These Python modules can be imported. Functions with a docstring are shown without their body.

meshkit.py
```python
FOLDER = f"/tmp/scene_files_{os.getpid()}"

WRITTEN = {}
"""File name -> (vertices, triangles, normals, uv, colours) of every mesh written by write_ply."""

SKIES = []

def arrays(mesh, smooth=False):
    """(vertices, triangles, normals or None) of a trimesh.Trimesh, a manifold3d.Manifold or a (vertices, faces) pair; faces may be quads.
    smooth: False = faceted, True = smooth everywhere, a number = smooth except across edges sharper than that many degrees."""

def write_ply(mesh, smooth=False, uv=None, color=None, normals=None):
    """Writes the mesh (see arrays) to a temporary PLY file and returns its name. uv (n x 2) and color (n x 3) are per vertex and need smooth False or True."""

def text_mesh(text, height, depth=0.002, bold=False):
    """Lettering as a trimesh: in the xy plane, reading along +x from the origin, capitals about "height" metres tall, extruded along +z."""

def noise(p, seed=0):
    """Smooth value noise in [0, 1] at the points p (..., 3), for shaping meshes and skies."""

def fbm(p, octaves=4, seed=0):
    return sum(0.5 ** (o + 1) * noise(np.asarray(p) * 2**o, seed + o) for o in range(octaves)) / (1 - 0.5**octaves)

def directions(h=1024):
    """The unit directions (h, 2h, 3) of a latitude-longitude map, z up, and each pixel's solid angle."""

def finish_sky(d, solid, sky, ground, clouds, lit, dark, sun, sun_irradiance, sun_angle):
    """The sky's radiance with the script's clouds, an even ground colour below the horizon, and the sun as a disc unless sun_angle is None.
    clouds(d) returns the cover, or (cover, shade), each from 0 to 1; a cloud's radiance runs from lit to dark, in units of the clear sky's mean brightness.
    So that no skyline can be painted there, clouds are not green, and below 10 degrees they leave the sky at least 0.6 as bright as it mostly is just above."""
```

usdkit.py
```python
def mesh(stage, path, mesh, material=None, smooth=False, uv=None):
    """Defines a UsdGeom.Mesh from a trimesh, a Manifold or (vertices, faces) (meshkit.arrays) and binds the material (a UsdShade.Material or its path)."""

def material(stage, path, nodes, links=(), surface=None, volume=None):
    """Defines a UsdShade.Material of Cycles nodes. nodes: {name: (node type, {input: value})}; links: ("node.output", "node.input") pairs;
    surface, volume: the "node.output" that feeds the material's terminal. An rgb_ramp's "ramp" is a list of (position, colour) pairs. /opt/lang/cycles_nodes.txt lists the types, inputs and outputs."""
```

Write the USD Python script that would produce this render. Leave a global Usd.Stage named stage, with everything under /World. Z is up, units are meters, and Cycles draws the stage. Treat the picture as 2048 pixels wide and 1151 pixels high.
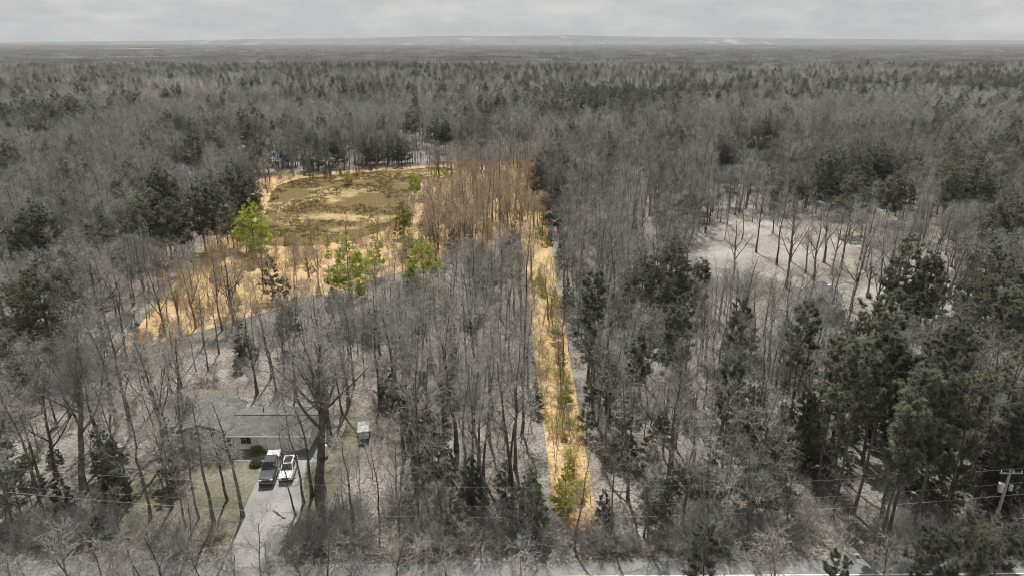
import math, numpy as np, trimesh, usdkit, meshkit
from pxr import Usd, UsdGeom, UsdLux, UsdShade, Sdf, Gf, Vt
from shapely.geometry import Polygon, Point, LineString
from shapely import contains_xy
from shapely.prepared import prep

stage = Usd.Stage.CreateInMemory()
UsdGeom.SetStageUpAxis(stage, "Z")
UsdGeom.SetStageMetersPerUnit(stage, 1.0)
W = UsdGeom.Xform.Define(stage, "/World")
stage.SetDefaultPrim(W.GetPrim())
L = "/World/Looks/"

# ------------------------------------------------------------------ camera, sky, sun, exposure
FPX, CAMH, HOR = 1365.0, 46.0, 90.0            # focal length in photo pixels, camera height, flat horizon row
PITCH = math.atan((575.5 - HOR) / FPX)
EXPOSURE = 0.62
SUN_EL = math.radians(57.0)
SUN_XY = np.array([-0.14, 1.0]) / math.hypot(0.14, 1.0)
SUN_ROT = math.atan2(SUN_XY[0], SUN_XY[1])
SKY_STRENGTH, SUN_INT = 0.10, 1.05

cam = UsdGeom.Camera.Define(stage, "/World/camera")
cam.AddTranslateOp().Set(Gf.Vec3d(0, 0, CAMH))
cam.AddRotateXOp().Set(90.0 - math.degrees(PITCH))
cam.CreateHorizontalApertureAttr(36.0)
cam.CreateVerticalApertureAttr(36.0 * 575 / 1024)
cam.CreateFocalLengthAttr(36.0 * FPX / 2048)
cam.CreateClippingRangeAttr(Gf.Vec2f(0.5, 60000))
cam.CreateExposureAttr(EXPOSURE)

usdkit.material(stage, L + "sky", {
    "tc": ("texture_coordinate", {}),
    "mp": ("mapping", {"scale": (9.0, 9.0, 34.0)}),
    "n1": ("noise_texture", {"scale": 1.0, "detail": 9.0, "roughness": 0.60}),
    "r": ("map_range", {"from_min": 0.43, "from_max": 0.66, "to_min": 0.0, "to_max": 1.0, "clamp": True}),
    "sky": ("sky_texture", {"sky_type": "single_scattering", "sun_disc": False, "sun_elevation": SUN_EL, "sun_rotation": SUN_ROT,
                            "air_density": 1.0, "aerosol_density": 1.6, "ozone_density": 1.0}),
    "hs": ("hsv", {"saturation": 0.12, "value": 1.0}),
    "mg": ("mix_color", {"fac": 0.86, "b": (2.86, 2.93, 3.00)}),
    "mc": ("mix_color", {"b": (4.25, 4.22, 4.14), "use_clamp": True}),
    "bg": ("background_shader", {"strength": SKY_STRENGTH}),
}, [("tc.generated", "mp.vector"), ("mp.vector", "n1.vector"), ("n1.fac", "r.value"),
    ("sky.color", "hs.color"), ("hs.color", "mg.a"), ("mg.result", "mc.a"), ("r.result", "mc.fac"), ("mc.result", "bg.color")], surface="bg.background")
dome = UsdLux.DomeLight.Define(stage, "/World/sky")
UsdShade.MaterialBindingAPI.Apply(dome.GetPrim()).Bind(UsdShade.Material.Get(stage, L + "sky"))

sun = UsdLux.DistantLight.Define(stage, "/World/sun")
sun.CreateIntensityAttr(SUN_INT); sun.CreateAngleAttr(0.5); sun.CreateNormalizeAttr(True)
sun.CreateColorAttr(Gf.Vec3f(1.0, 0.965, 0.91))
_d = np.array([SUN_XY[0] * math.cos(SUN_EL), SUN_XY[1] * math.cos(SUN_EL), math.sin(SUN_EL)])
sun.AddRotateZOp().Set(-math.degrees(SUN_ROT))
sun.AddRotateXOp().Set(-(90.0 - math.degrees(SUN_EL)))
dome.GetPrim().SetCustomDataByKey("kind", "structure")


# ------------------------------------------------------------------ helpers
def at(x, y, z=0.0):
    """The point of height z seen at photo pixel (x, y)."""
    u, v = (x - 1024) / FPX, (y - 575.5) / FPX
    dz = -math.sin(PITCH) - v * math.cos(PITCH)
    t = (z - CAMH) / dz
    return np.array([u * t, (math.cos(PITCH) - v * math.sin(PITCH)) * t])


def seen(p):
    """Photo pixel and depth of world points."""
    p = np.asarray(p, float)
    y, z = p[..., 1], p[..., 2] - CAMH
    dep = y * math.cos(PITCH) - z * math.sin(PITCH)
    up = y * math.sin(PITCH) + z * math.cos(PITCH)
    return 1024 + FPX * p[..., 0] / dep, 575.5 - FPX * up / dep, dep


def poly(px):
    return Polygon([at(*q) for q in px])


names = {}


def numbered(name):
    k = names.get(name, 0)
    names[name] = k + 1
    return name if k == 0 else f"{name}_{k:03d}"


def setcd(prim, label=None, cat=None, group=None, kind=None):
    for k, v in (("label", label), ("category", cat), ("group", group), ("kind", kind)):
        if v:
            prim.SetCustomDataByKey(k, v)


def thing(name, label, cat, loc=(0, 0, 0), rotz=0.0, group=None, kind=None, scale=None):
    x = UsdGeom.Xform.Define(stage, "/World/" + numbered(name))
    x.AddTranslateOp().Set(Gf.Vec3d(*map(float, loc)))
    x.AddRotateZOp().Set(math.degrees(rotz))
    if scale is not None:
        x.AddScaleOp().Set(Gf.Vec3f(*map(float, scale)))
    setcd(x.GetPrim(), label, cat, group, kind)
    return x


def part(name, mesh, mat, parent, smooth=False, label=None, kind=None):
    base = str(parent.GetPath())
    nm = name
    k = 0
    while stage.GetPrimAtPath(f"{base}/{nm}"):
        k += 1
        nm = f"{name}_{k:03d}"
    m = usdkit.mesh(stage, f"{base}/{nm}", mesh, L + mat, smooth=smooth)
    m.CreateDoubleSidedAttr(True)
    setcd(m.GetPrim(), label=label, kind=kind)
    return m


def single(name, mesh, mat, label=None, cat=None, group=None, kind=None, smooth=False):
    m = usdkit.mesh(stage, "/World/" + numbered(name), mesh, L + mat, smooth=smooth)
    m.CreateDoubleSidedAttr(True)
    setcd(m.GetPrim(), label, cat, group, kind)
    return m


def boxm(cx, cy, cz, sx, sy, sz):
    m = trimesh.creation.box([sx, sy, sz]); m.apply_translation([cx, cy, cz]); return m


def cat_(*ms):
    return trimesh.util.concatenate(list(ms))


def cyl(p0, p1, r, sides=12):
    return trimesh.creation.cylinder(radius=r, segment=[p0, p1], sections=sides)


def hull(pts):
    return trimesh.convex.convex_hull(np.asarray(pts, float))


def rbox(cx, cy, cz, sx, sy, sz, r=0.05):
    pts = []
    s = trimesh.creation.icosphere(1, r).vertices
    for i in (-1, 1):
        for j in (-1, 1):
            for k in (-1, 1):
                pts.append(s + [cx + i * (sx / 2 - r), cy + j * (sy / 2 - r), cz + k * (sz / 2 - r)])
    return hull(np.vstack(pts))


def quad(pts):
    return (np.asarray(pts, float), np.array([[0, 1, 2], [0, 2, 3]]))


def slab(pts, n, t):
    """A thin plate on the quad pts, t thick along n."""
    p = np.asarray(pts, float); n = np.asarray(n, float); n = n / np.linalg.norm(n)
    v = np.vstack([p, p + n * t])
    f = [[0, 2, 1], [0, 3, 2], [4, 5, 6], [4, 6, 7]]
    for i in range(4):
        j = (i + 1) % 4
        f += [[i, j, j + 4], [i, j + 4, i + 4]]
    return (v, np.array(f))


def hgt(x, y):
    """The lie of the land: level near the camera, gently rolling further out."""
    x, y = np.asarray(x, float), np.asarray(y, float)
    d = np.hypot(x, y)
    s = np.clip((d - 380) / 700, 0, 1); s = s * s * (3 - 2 * s)
    n = meshkit.fbm(np.stack([x / 520, y / 520, x * 0], -1), 3, 5) - 0.5
    return s * n * 16.0 + 30.0 * np.clip((d - 6000) / 5000, 0, 1) ** 1.3


# ------------------------------------------------------------------ materials
def two_tone(name, a, b, scale, lo=0.35, hi=0.65, detail=4.0, rough=0.9, extra=None, spec=0.2, rnd=0.0, fine=None, rough_n=0.6):
    """Noise between two colours in world space, with a second fine layer if asked for, and a per-copy value shift."""
    nodes = {"g": ("geometry", {}), "n": ("noise_texture", {"scale": scale, "detail": detail, "roughness": rough_n}),
             "r": ("rgb_ramp", {"ramp": [(lo, a), (hi, b)]}),
             "p": ("principled_bsdf", {"roughness": rough, "specular_ior_level": spec})}
    links = [("g.position", "n.vector"), ("n.fac", "r.fac")]
    out = "r.color"
    if fine:
        c, d, fs, flo, fhi = fine
        nodes.update({"n2": ("noise_texture", {"scale": fs, "detail": 3.0, "roughness": 0.7}), "r2": ("rgb_ramp", {"ramp": [(flo, c), (fhi, d)]}),
                      "m2": ("mix_color", {"blend_type": "multiply", "fac": 1.0})})
        links += [("g.position", "n2.vector"), ("n2.fac", "r2.fac"), (out, "m2.a"), ("r2.color", "m2.b")]
        out = "m2.result"
    if rnd:
        nodes.update({"oi": ("object_info", {}), "mr": ("map_range", {"from_min": 0, "from_max": 1, "to_min": 1 - rnd, "to_max": 1 + rnd}), "hv": ("hsv", {})})
        links += [("oi.random", "mr.value"), ("mr.result", "hv.value"), (out, "hv.color")]
        nodes.update({"om": ("math", {"math_type": "multiply", "value2": 7.31}), "of": ("math", {"math_type": "fraction"}), "tm": ("mix_color", {"blend_type": "multiply", "b": (1.0, 0.965, 0.93)})})
        links += [("oi.random", "om.value1"), ("om.value", "of.value1"), ("of.value", "tm.fac"), ("hv.color", "tm.a")]
        out = "tm.result"
    links.append((out, "p.base_color"))
    usdkit.material(stage, L + name, nodes, links, surface="p.BSDF")


def leafmat(name, a, b, tr=0.35, rnd=0.25, scale=0.9):
    nodes = {"g": ("geometry", {}), "n": ("noise_texture", {"scale": scale, "detail": 3.0}), "r": ("rgb_ramp", {"ramp": [(0.35, a), (0.65, b)]}),
             "oi": ("object_info", {}), "mr": ("map_range", {"from_min": 0, "from_max": 1, "to_min": 1 - rnd, "to_max": 1 + rnd}), "hv": ("hsv", {}),
             "p": ("principled_bsdf", {"roughness": 0.6, "specular_ior_level": 0.3}), "t": ("translucent_bsdf", {}), "m": ("mix_closure", {"fac": tr})}
    usdkit.material(stage, L + name, nodes, [("g.position", "n.vector"), ("n.fac", "r.fac"), ("oi.random", "mr.value"), ("mr.result", "hv.value"), ("r.color", "hv.color"),
                    ("hv.color", "p.base_color"), ("hv.color", "t.color"), ("p.BSDF", "m.closure1"), ("t.BSDF", "m.closure2")], surface="m.closure")


def plain(name, c, rough=0.6, metallic=0.0, spec=0.5, coat=0.0, var=0.12, scale=3.0):
    usdkit.material(stage, L + name, {"g": ("geometry", {}), "n": ("noise_texture", {"scale": scale, "detail": 5.0}),
                    "r": ("rgb_ramp", {"ramp": [(0.3, tuple(x * (1 - var) for x in c)), (0.7, tuple(x * (1 + var) for x in c))]}),
                    "p": ("principled_bsdf", {"roughness": rough, "metallic": metallic, "specular_ior_level": spec, "coat_weight": coat})},
                    [("g.position", "n.vector"), ("n.fac", "r.fac"), ("r.color", "p.base_color")], surface="p.BSDF")


SPK = ((0.40, 0.37, 0.34), (1.20, 1.19, 1.17), 3.0, 0.36, 0.60)
two_tone("leaf_litter", (0.150, 0.136, 0.121), (0.275, 0.255, 0.233), 0.09, 0.38, 0.62, fine=SPK)
two_tone("golden_litter", (0.42, 0.295, 0.135), (0.50, 0.365, 0.215), 0.11, 0.36, 0.64, fine=((0.55, 0.50, 0.42), (1.2, 1.2, 1.2), 2.4, 0.36, 0.6))
two_tone("bog_moss", (0.118, 0.082, 0.026), (0.36, 0.275, 0.135), 0.06, 0.49, 0.62, detail=6, fine=((0.6, 0.6, 0.55), (1.2, 1.2, 1.1), 1.3, 0.36, 0.62))
two_tone("lawn", (0.085, 0.083, 0.055), (0.185, 0.168, 0.135), 0.22, 0.36, 0.66, fine=((0.65, 0.65, 0.6), (1.2, 1.2, 1.15), 3.0, 0.36, 0.62))
two_tone("sand", (0.20, 0.182, 0.158), (0.33, 0.305, 0.27), 0.06, 0.36, 0.62, fine=((0.72, 0.70, 0.68), (1.12, 1.12, 1.12), 1.4, 0.36, 0.62))
two_tone("path_litter", (0.17, 0.150, 0.133), (0.28, 0.255, 0.233), 0.15, 0.36, 0.64, fine=SPK)
two_tone("concrete", (0.20, 0.193, 0.184), (0.285, 0.277, 0.265), 0.35, 0.36, 0.64, fine=((0.85, 0.85, 0.85), (1.06, 1.06, 1.06), 5.0, 0.4, 0.6))
two_tone("asphalt", (0.165, 0.161, 0.156), (0.225, 0.221, 0.214), 0.5, 0.36, 0.64, fine=((0.85, 0.85, 0.85), (1.08, 1.08, 1.08), 7.0, 0.4, 0.6))
plain("line_paint", (0.75, 0.75, 0.72), 0.6)
two_tone("bark", (0.060, 0.054, 0.048), (0.17, 0.158, 0.145), 1.6, 0.35, 0.65, rnd=0.3)
two_tone("bark_warm", (0.11, 0.082, 0.055), (0.22, 0.17, 0.12), 1.6, 0.35, 0.65, rnd=0.25)
two_tone("twig", (0.215, 0.206, 0.190), (0.36, 0.348, 0.328), 0.5, 0.35, 0.65, rnd=0.38)
two_tone("twig_spring", (0.28, 0.29, 0.06), (0.42, 0.42, 0.12), 0.5, 0.35, 0.65, rnd=0.25)
two_tone("twig_warm", (0.32, 0.25, 0.18), (0.45, 0.365, 0.275), 0.5, 0.35, 0.65, rnd=0.25)
two_tone("pine_bark", (0.060, 0.052, 0.046), (0.13, 0.115, 0.10), 1.2, 0.35, 0.65, rnd=0.2)
leafmat("needles", (0.125, 0.134, 0.096), (0.235, 0.247, 0.18), tr=0.5)
leafmat("needles_dark", (0.098, 0.106, 0.078), (0.185, 0.197, 0.148), tr=0.5)
leafmat("needles_young", (0.115, 0.122, 0.078), (0.2, 0.21, 0.14), tr=0.45)
leafmat("needles_bright", (0.24, 0.29, 0.045), (0.48, 0.51, 0.115), tr=0.45)
leafmat("needles_golden", (0.36, 0.38, 0.06), (0.6, 0.58, 0.13), tr=0.45)
two_tone("far_crown", (0.255, 0.246, 0.233), (0.41, 0.398, 0.378), 0.02, 0.35, 0.65, rnd=0.30, fine=((0.72, 0.72, 0.72), (1.12, 1.10, 1.08), 0.0045, 0.40, 0.60))
two_tone("far_hill", (0.05, 0.055, 0.052), (0.12, 0.115, 0.105), 0.004, 0.38, 0.6, detail=8, fine=((1.0, 1.0, 1.0), (3.2, 3.1, 2.9), 0.0016, 0.60, 0.66))
plain("pale_field", (0.5, 0.49, 0.45), 0.9, scale=0.01)
plain("siding", (0.74, 0.71, 0.655), 0.7, scale=1.0)
plain("siding_pale", (0.50, 0.48, 0.45), 0.7, scale=1.0)
two_tone("shingle", (0.098, 0.096, 0.092), (0.158, 0.154, 0.149), 1.2, 0.35, 0.65, fine=((0.75, 0.75, 0.75), (1.1, 1.1, 1.1), 9.0, 0.4, 0.6))
two_tone("pale_shingle", (0.26, 0.27, 0.28), (0.36, 0.37, 0.38), 1.2, 0.35, 0.65)
plain("trim", (0.70, 0.69, 0.66), 0.5)
plain("door_paint", (0.80, 0.785, 0.75), 0.5)
plain("brown_trim", (0.13, 0.095, 0.07), 0.6)
plain("glass_dark", (0.015, 0.017, 0.02), 0.08, spec=0.6)
plain("white_paint", (0.66, 0.66, 0.65), 0.25, coat=0.6, var=0.02)
two_tone("weathered_white", (0.25, 0.25, 0.245), (0.46, 0.46, 0.45), 2.2, 0.36, 0.62)
plain("dark_paint", (0.028, 0.028, 0.032), 0.22, coat=0.8, var=0.1)
plain("silver_cover", (0.52, 0.52, 0.52), 0.5, var=0.05)
plain("rubber", (0.02, 0.02, 0.02), 0.8)
plain("steel", (0.45, 0.45, 0.46), 0.35, metallic=0.8)
plain("black_plastic", (0.025, 0.026, 0.028), 0.5)
plain("lamp_glass", (0.7, 0.7, 0.7), 0.1)
plain("red_glass", (0.25, 0.02, 0.02), 0.15)
plain("pole_wood", (0.30, 0.285, 0.26), 0.85, scale=2.0)
plain("transformer_grey", (0.42, 0.43, 0.43), 0.4)
plain("wire_metal", (0.48, 0.48, 0.47), 0.4, metallic=0.3)
plain("porcelain", (0.8, 0.8, 0.78), 0.2)
plain("dead_wood", (0.33, 0.31, 0.29), 0.9)
usdkit.material(stage, L + "haze", {"v": ("principled_volume", {"color": (0.66, 0.70, 0.74), "density": 0.00006, "anisotropy": 0.0})}, [], volume="v.volume")

# ------------------------------------------------------------------ ground and other sheets
PARCEL = poly([(1115, 1068), (1199, 1064), (1072, 318), (523, 352), (228, 712), (1040, 474)])
BOG = poly([(553, 372), (600, 358), (720, 346), (880, 334), (905, 338), (845, 362), (815, 395), (805, 430), (770, 462), (700, 482), (620, 492), (540, 492), (490, 480), (500, 455), (530, 425), (540, 395)])
SAND = poly([(1395, 500), (1430, 455), (1470, 440), (1495, 430), (1560, 428), (1600, 436), (1690, 452), (1730, 475), (1830, 520), (1880, 560), (1960, 590), (1960, 640), (1860, 650), (1760, 640), (1740, 680), (1700, 672), (1690, 620), (1640, 590), (1560, 560), (1500, 545), (1430, 535)])
TRAIL = poly([(1514, 425), (1526, 372), (1540, 330), (1555, 290), (1563, 272), (1570, 272), (1564, 295), (1553, 330), (1537, 375), (1528, 425)])
LAWN = poly([(380, 925), (470, 917), (520, 930), (510, 985), (480, 1040), (455, 1090), (330, 1100), (180, 1090), (200, 1000), (300, 945)])
LAWN2 = poly([(600, 922), (660, 900), (690, 860), (700, 800), (720, 800), (735, 860), (720, 930), (660, 1000), (625, 1060), (575, 1100), (590, 1030), (608, 985)])
DRIVE = poly([(470, 916), (645, 914), (645, 922), (612, 924), (607, 975), (600, 1030), (572, 1075), (548, 1132), (440, 1134), (462, 1085), (492, 1010), (508, 975), (526, 940), (520, 922), (470, 921)])
APRON = poly([(462, 893), (655, 893), (648, 915), (468, 917)])
ROAD_FAR = 52.1
HOUSE_ZONE = poly([(360, 935), (480, 935), (650, 935), (640, 806), (400, 796)])


def sheet(pg, z, step=4.0, rough=1.2):
    """A polygon as a triangulated sheet at height z, its edge made slightly uneven."""
    pg = pg.segmentize(step)
    xy = np.array(pg.exterior.coords)[:-1]
    j = np.stack([meshkit.noise(np.c_[xy * 0.35, xy[:, :1] * 0 + s]) - 0.5 for s in (0.5, 7.5)], -1)
    pg2 = Polygon(xy + j * rough)
    if not pg2.is_valid:
        pg2 = pg
    v, f = trimesh.creation.triangulate_polygon(pg2, engine="earcut")
    return (np.c_[v, np.full(len(v), z)], f)


xs = np.unique(np.r_[np.linspace(-400, 400, 41), np.linspace(-2400, 2400, 49), np.linspace(-15500, 15500, 63)])
ys = np.unique(np.r_[np.linspace(-200, 500, 36), np.linspace(-800, 3200, 41), np.linspace(-3000, 15500, 38)])
gx, gy = np.meshgrid(xs, ys)
nx, ny = len(xs), len(ys)
ii = (np.arange(ny - 1)[:, None] * nx + np.arange(nx - 1)[None]).ravel()
gf = np.vstack([np.c_[ii, ii + 1, ii + nx + 1], np.c_[ii, ii + nx + 1, ii + nx]])
single("ground", (np.c_[gx.ravel(), gy.ravel(), hgt(gx, gy).ravel()], gf), "leaf_litter", kind="structure", smooth=True)
single("parcel_ground", sheet(PARCEL, 0.012, rough=0.25), "golden_litter", kind="structure")
single("bog_meadow", sheet(BOG, 0.024), "bog_moss", kind="structure")
single("sandy_clearing", sheet(SAND, 0.012), "sand", kind="structure")
single("trail", sheet(TRAIL, 0.024), "path_litter", kind="structure")
single("lawn", sheet(LAWN, 0.012), "lawn", kind="structure")
single("lawn", sheet(LAWN2, 0.012), "lawn", kind="structure")
v, f = trimesh.creation.triangulate_polygon(DRIVE, engine="earcut")
single("driveway", (np.c_[v, np.full(len(v), 0.03)], f), "concrete", kind="structure")
v, f = trimesh.creation.triangulate_polygon(APRON, engine="earcut")
single("driveway_apron", (np.c_[v, np.full(len(v), 0.02)], f), "asphalt", kind="structure")
rx = np.linspace(-160, 160, 33)
rf = np.vstack([[[i, i + 1, i + 34], [i, i + 34, i + 33]] for i in range(32)])
edge = ROAD_FAR - 0.1 + 0.009 * rx + (meshkit.noise(np.c_[rx * 0.4, rx * 0, rx * 0]) - 0.5) * 0.25
single("road", (np.vstack([np.c_[rx, rx * 0 + 42.5 + 0.009 * rx, rx * 0 + 0.016], np.c_[rx, edge, rx * 0 + 0.016]]), rf), "asphalt", kind="structure")
for yy in (50.15, 43.6):
    single("road_line", (np.vstack([np.c_[rx, yy + 0.009 * rx, rx * 0 + 0.022], np.c_[rx, yy + 0.13 + 0.009 * rx, rx * 0 + 0.022]]), rf), "line_paint", kind="structure")

# far hills: a low ridge of wooded land across the horizon
def ridge(y0, prof, depth, seed, nm):
    X = np.linspace(-14000, 14000, 281)
    rows = []
    T = np.array([0, .2, .45, .7, .9, 1.0, 1.25])
    S = np.array([0, .12, .42, .78, .95, 1.0, 0.6])
    hmax = prof(X) * (1 + 0.10 * (meshkit.fbm(np.c_[X / 900, X * 0 + seed, X * 0], 4, seed) - 0.5)) + 7 * (meshkit.noise(np.c_[X / 120, X * 0 + seed, X * 0]) - 0.5)
    for t, s in zip(T, S):
        yy = y0 + t * depth + 350 * (meshkit.noise(np.c_[X / 1500, X * 0 + seed, X * 0]) - 0.5)
        rows.append(np.c_[X, yy, -6 + s * (hmax + 6) * (1 + 0.16 * (meshkit.fbm(np.c_[X / 600, yy / 600, X * 0], 3, seed + 3) - 0.5) * (t < 0.95))])
    n = len(X)
    V = np.vstack(rows)
    i = (np.arange(len(T) - 1)[:, None] * n + np.arange(n - 1)[None]).ravel()
    single(nm, (V, np.vstack([np.c_[i, i + 1, i + n + 1], np.c_[i, i + n + 1, i + n]])), "far_hill", kind="structure", smooth=True)

R1 = 11500.0
def prof_main(X):
    px = 1024 + FPX * X / (R1 * 1.05)
    yr = np.interp(px, [-200, 0, 400, 700, 900, 1100, 1300, 1600, 1900, 2100, 2300], [86.5, 86.5, 83, 79, 76.5, 75, 77, 80, 82.5, 84.5, 86])
    return CAMH + (HOR - yr) / FPX * R1 * 1.05 * 1.12
ridge(R1 - 900, prof_main, 1500, 3, "hills")

# ------------------------------------------------------------------ trees: wood as tubes and strips, all levels grown at once
UP = np.array([0, 0, 1.0])


def unit(a):
    return a / (np.linalg.norm(a, axis=-1, keepdims=True) + 1e-9)


def frame(t):
    ref = np.where(np.abs(t[..., 2:3]) < 0.9, UP, np.array([1.0, 0, 0]))
    u = unit(np.cross(t, ref))
    return u, np.cross(t, u)


def tubes(pts, rad, sides):
    N, K, _ = pts.shape
    t = unit(np.gradient(pts, axis=1))
    u, w = frame(t)
    a = np.arange(sides) * 2 * np.pi / sides
    v = pts[:, :, None] + rad[:, :, None, None] * (np.cos(a)[None, None, :, None] * u[:, :, None] + np.sin(a)[None, None, :, None] * w[:, :, None])
    i, j = np.meshgrid(np.arange(K - 1), np.arange(sides), indexing="ij")
    q = np.stack([i * sides + j, i * sides + (j + 1) % sides, (i + 1) * sides + (j + 1) % sides, (i + 1) * sides + j], -1).reshape(-1, 4)
    q = np.vstack([q[:, [0, 1, 2]], q[:, [0, 2, 3]]])
    f = (q[None] + (np.arange(N) * K * sides)[:, None, None]).reshape(-1, 3)
    return v.reshape(-1, 3), f


def strips(pts, wid, rng):
    N, K, _ = pts.shape
    t = unit(np.gradient(pts, axis=1))
    u, w = frame(t)
    a = rng.uniform(0, 2 * np.pi, (N, 1, 1))
    s = np.cos(a) * u + np.sin(a) * w
    v = np.stack([pts - s * wid[:, :, None] / 2, pts + s * wid[:, :, None] / 2], 2)
    i = np.arange(K - 1)
    q = np.stack([2 * i, 2 * i + 1, 2 * i + 3, 2 * i + 2], -1)
    q = np.vstack([q[:, [0, 1, 2]], q[:, [0, 2, 3]]])
    f = (q[None] + (np.arange(N) * K * 2)[:, None, None]).reshape(-1, 3)
    return v.reshape(-1, 3), f


def merge(*ms):
    V, F, n = [], [], 0
    for v, f in ms:
        V.append(v); F.append(f + n); n += len(v)
    return np.vstack(V), np.vstack(F)


def grow(rng, pts, rad, n, t0, t1, length, ang, K, up=0.12, jit=0.12, ratio=0.6, rmax=9, rmin=0.004, taper=0.3, lenfade=0.5, flat=0.0, given=None):
    """Children of every polyline: n each between t0 and t1, length(m) and angle (deg) as (lo, hi)."""
    N, KP, _ = pts.shape
    idx = np.repeat(np.arange(N), n)
    M = len(idx)
    k = np.tile(np.arange(n), N)
    t = t0 + (t1 - t0) * np.clip((k + rng.uniform(0, 1, M)) / n, 0, 1)
    if given is not None:
        idx, t = given; M = len(idx); k = np.arange(M)
    s = t * (KP - 1); a = np.minimum(s.astype(int), KP - 2); fr = (s - a)[:, None]
    p0 = pts[idx, a] * (1 - fr) + pts[idx, a + 1] * fr
    r0 = rad[idx, a] * (1 - fr[:, 0]) + rad[idx, a + 1] * fr[:, 0]
    tan = unit(pts[idx, a + 1] - pts[idx, a])
    u, w = frame(tan)
    az = k * 2.399 + rng.uniform(0, 2 * np.pi, N)[idx] + rng.normal(0, 0.5, M)
    an = np.radians(rng.uniform(ang[0], ang[1], M))[:, None]
    side = np.cos(az)[:, None] * u + np.sin(az)[:, None] * w
    if flat:
        side = side * np.array([1, 1, 1 - flat]); side = unit(side)
    d = unit(np.cos(an) * tan + np.sin(an) * side)
    ln = rng.uniform(length[0], length[1], M) * (1 - lenfade * t)
    out = np.zeros((M, K, 3)); out[:, 0] = p0
    for i in range(1, K):
        out[:, i] = out[:, i - 1] + d * (ln / (K - 1))[:, None]
        d = unit(d + UP * up + rng.normal(0, jit, (M, 3)))
    rr = np.clip(r0 * ratio, rmin, rmax)
    r = rr[:, None] * np.linspace(1, taper, K)[None]
    return out, r


def trunk_line(rng, h, r, K=9, wob=0.007, lean=0.03, tip=0.18):
    z = np.linspace(0, 1, K)
    off = np.cumsum(rng.normal(0, wob, (K, 2)), 0); off -= off[0]
    ld = rng.normal(0, lean, 2)
    p = np.c_[(off + ld * z[:, None] + ld * 0.8 * z[:, None] ** 2) * h, z * h]
    p[0, 2] = -0.15
    rad = r * ((1 - z) * (1 - tip) + tip)
    rad[0] *= 1.35
    return p[None], rad[None]


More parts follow.
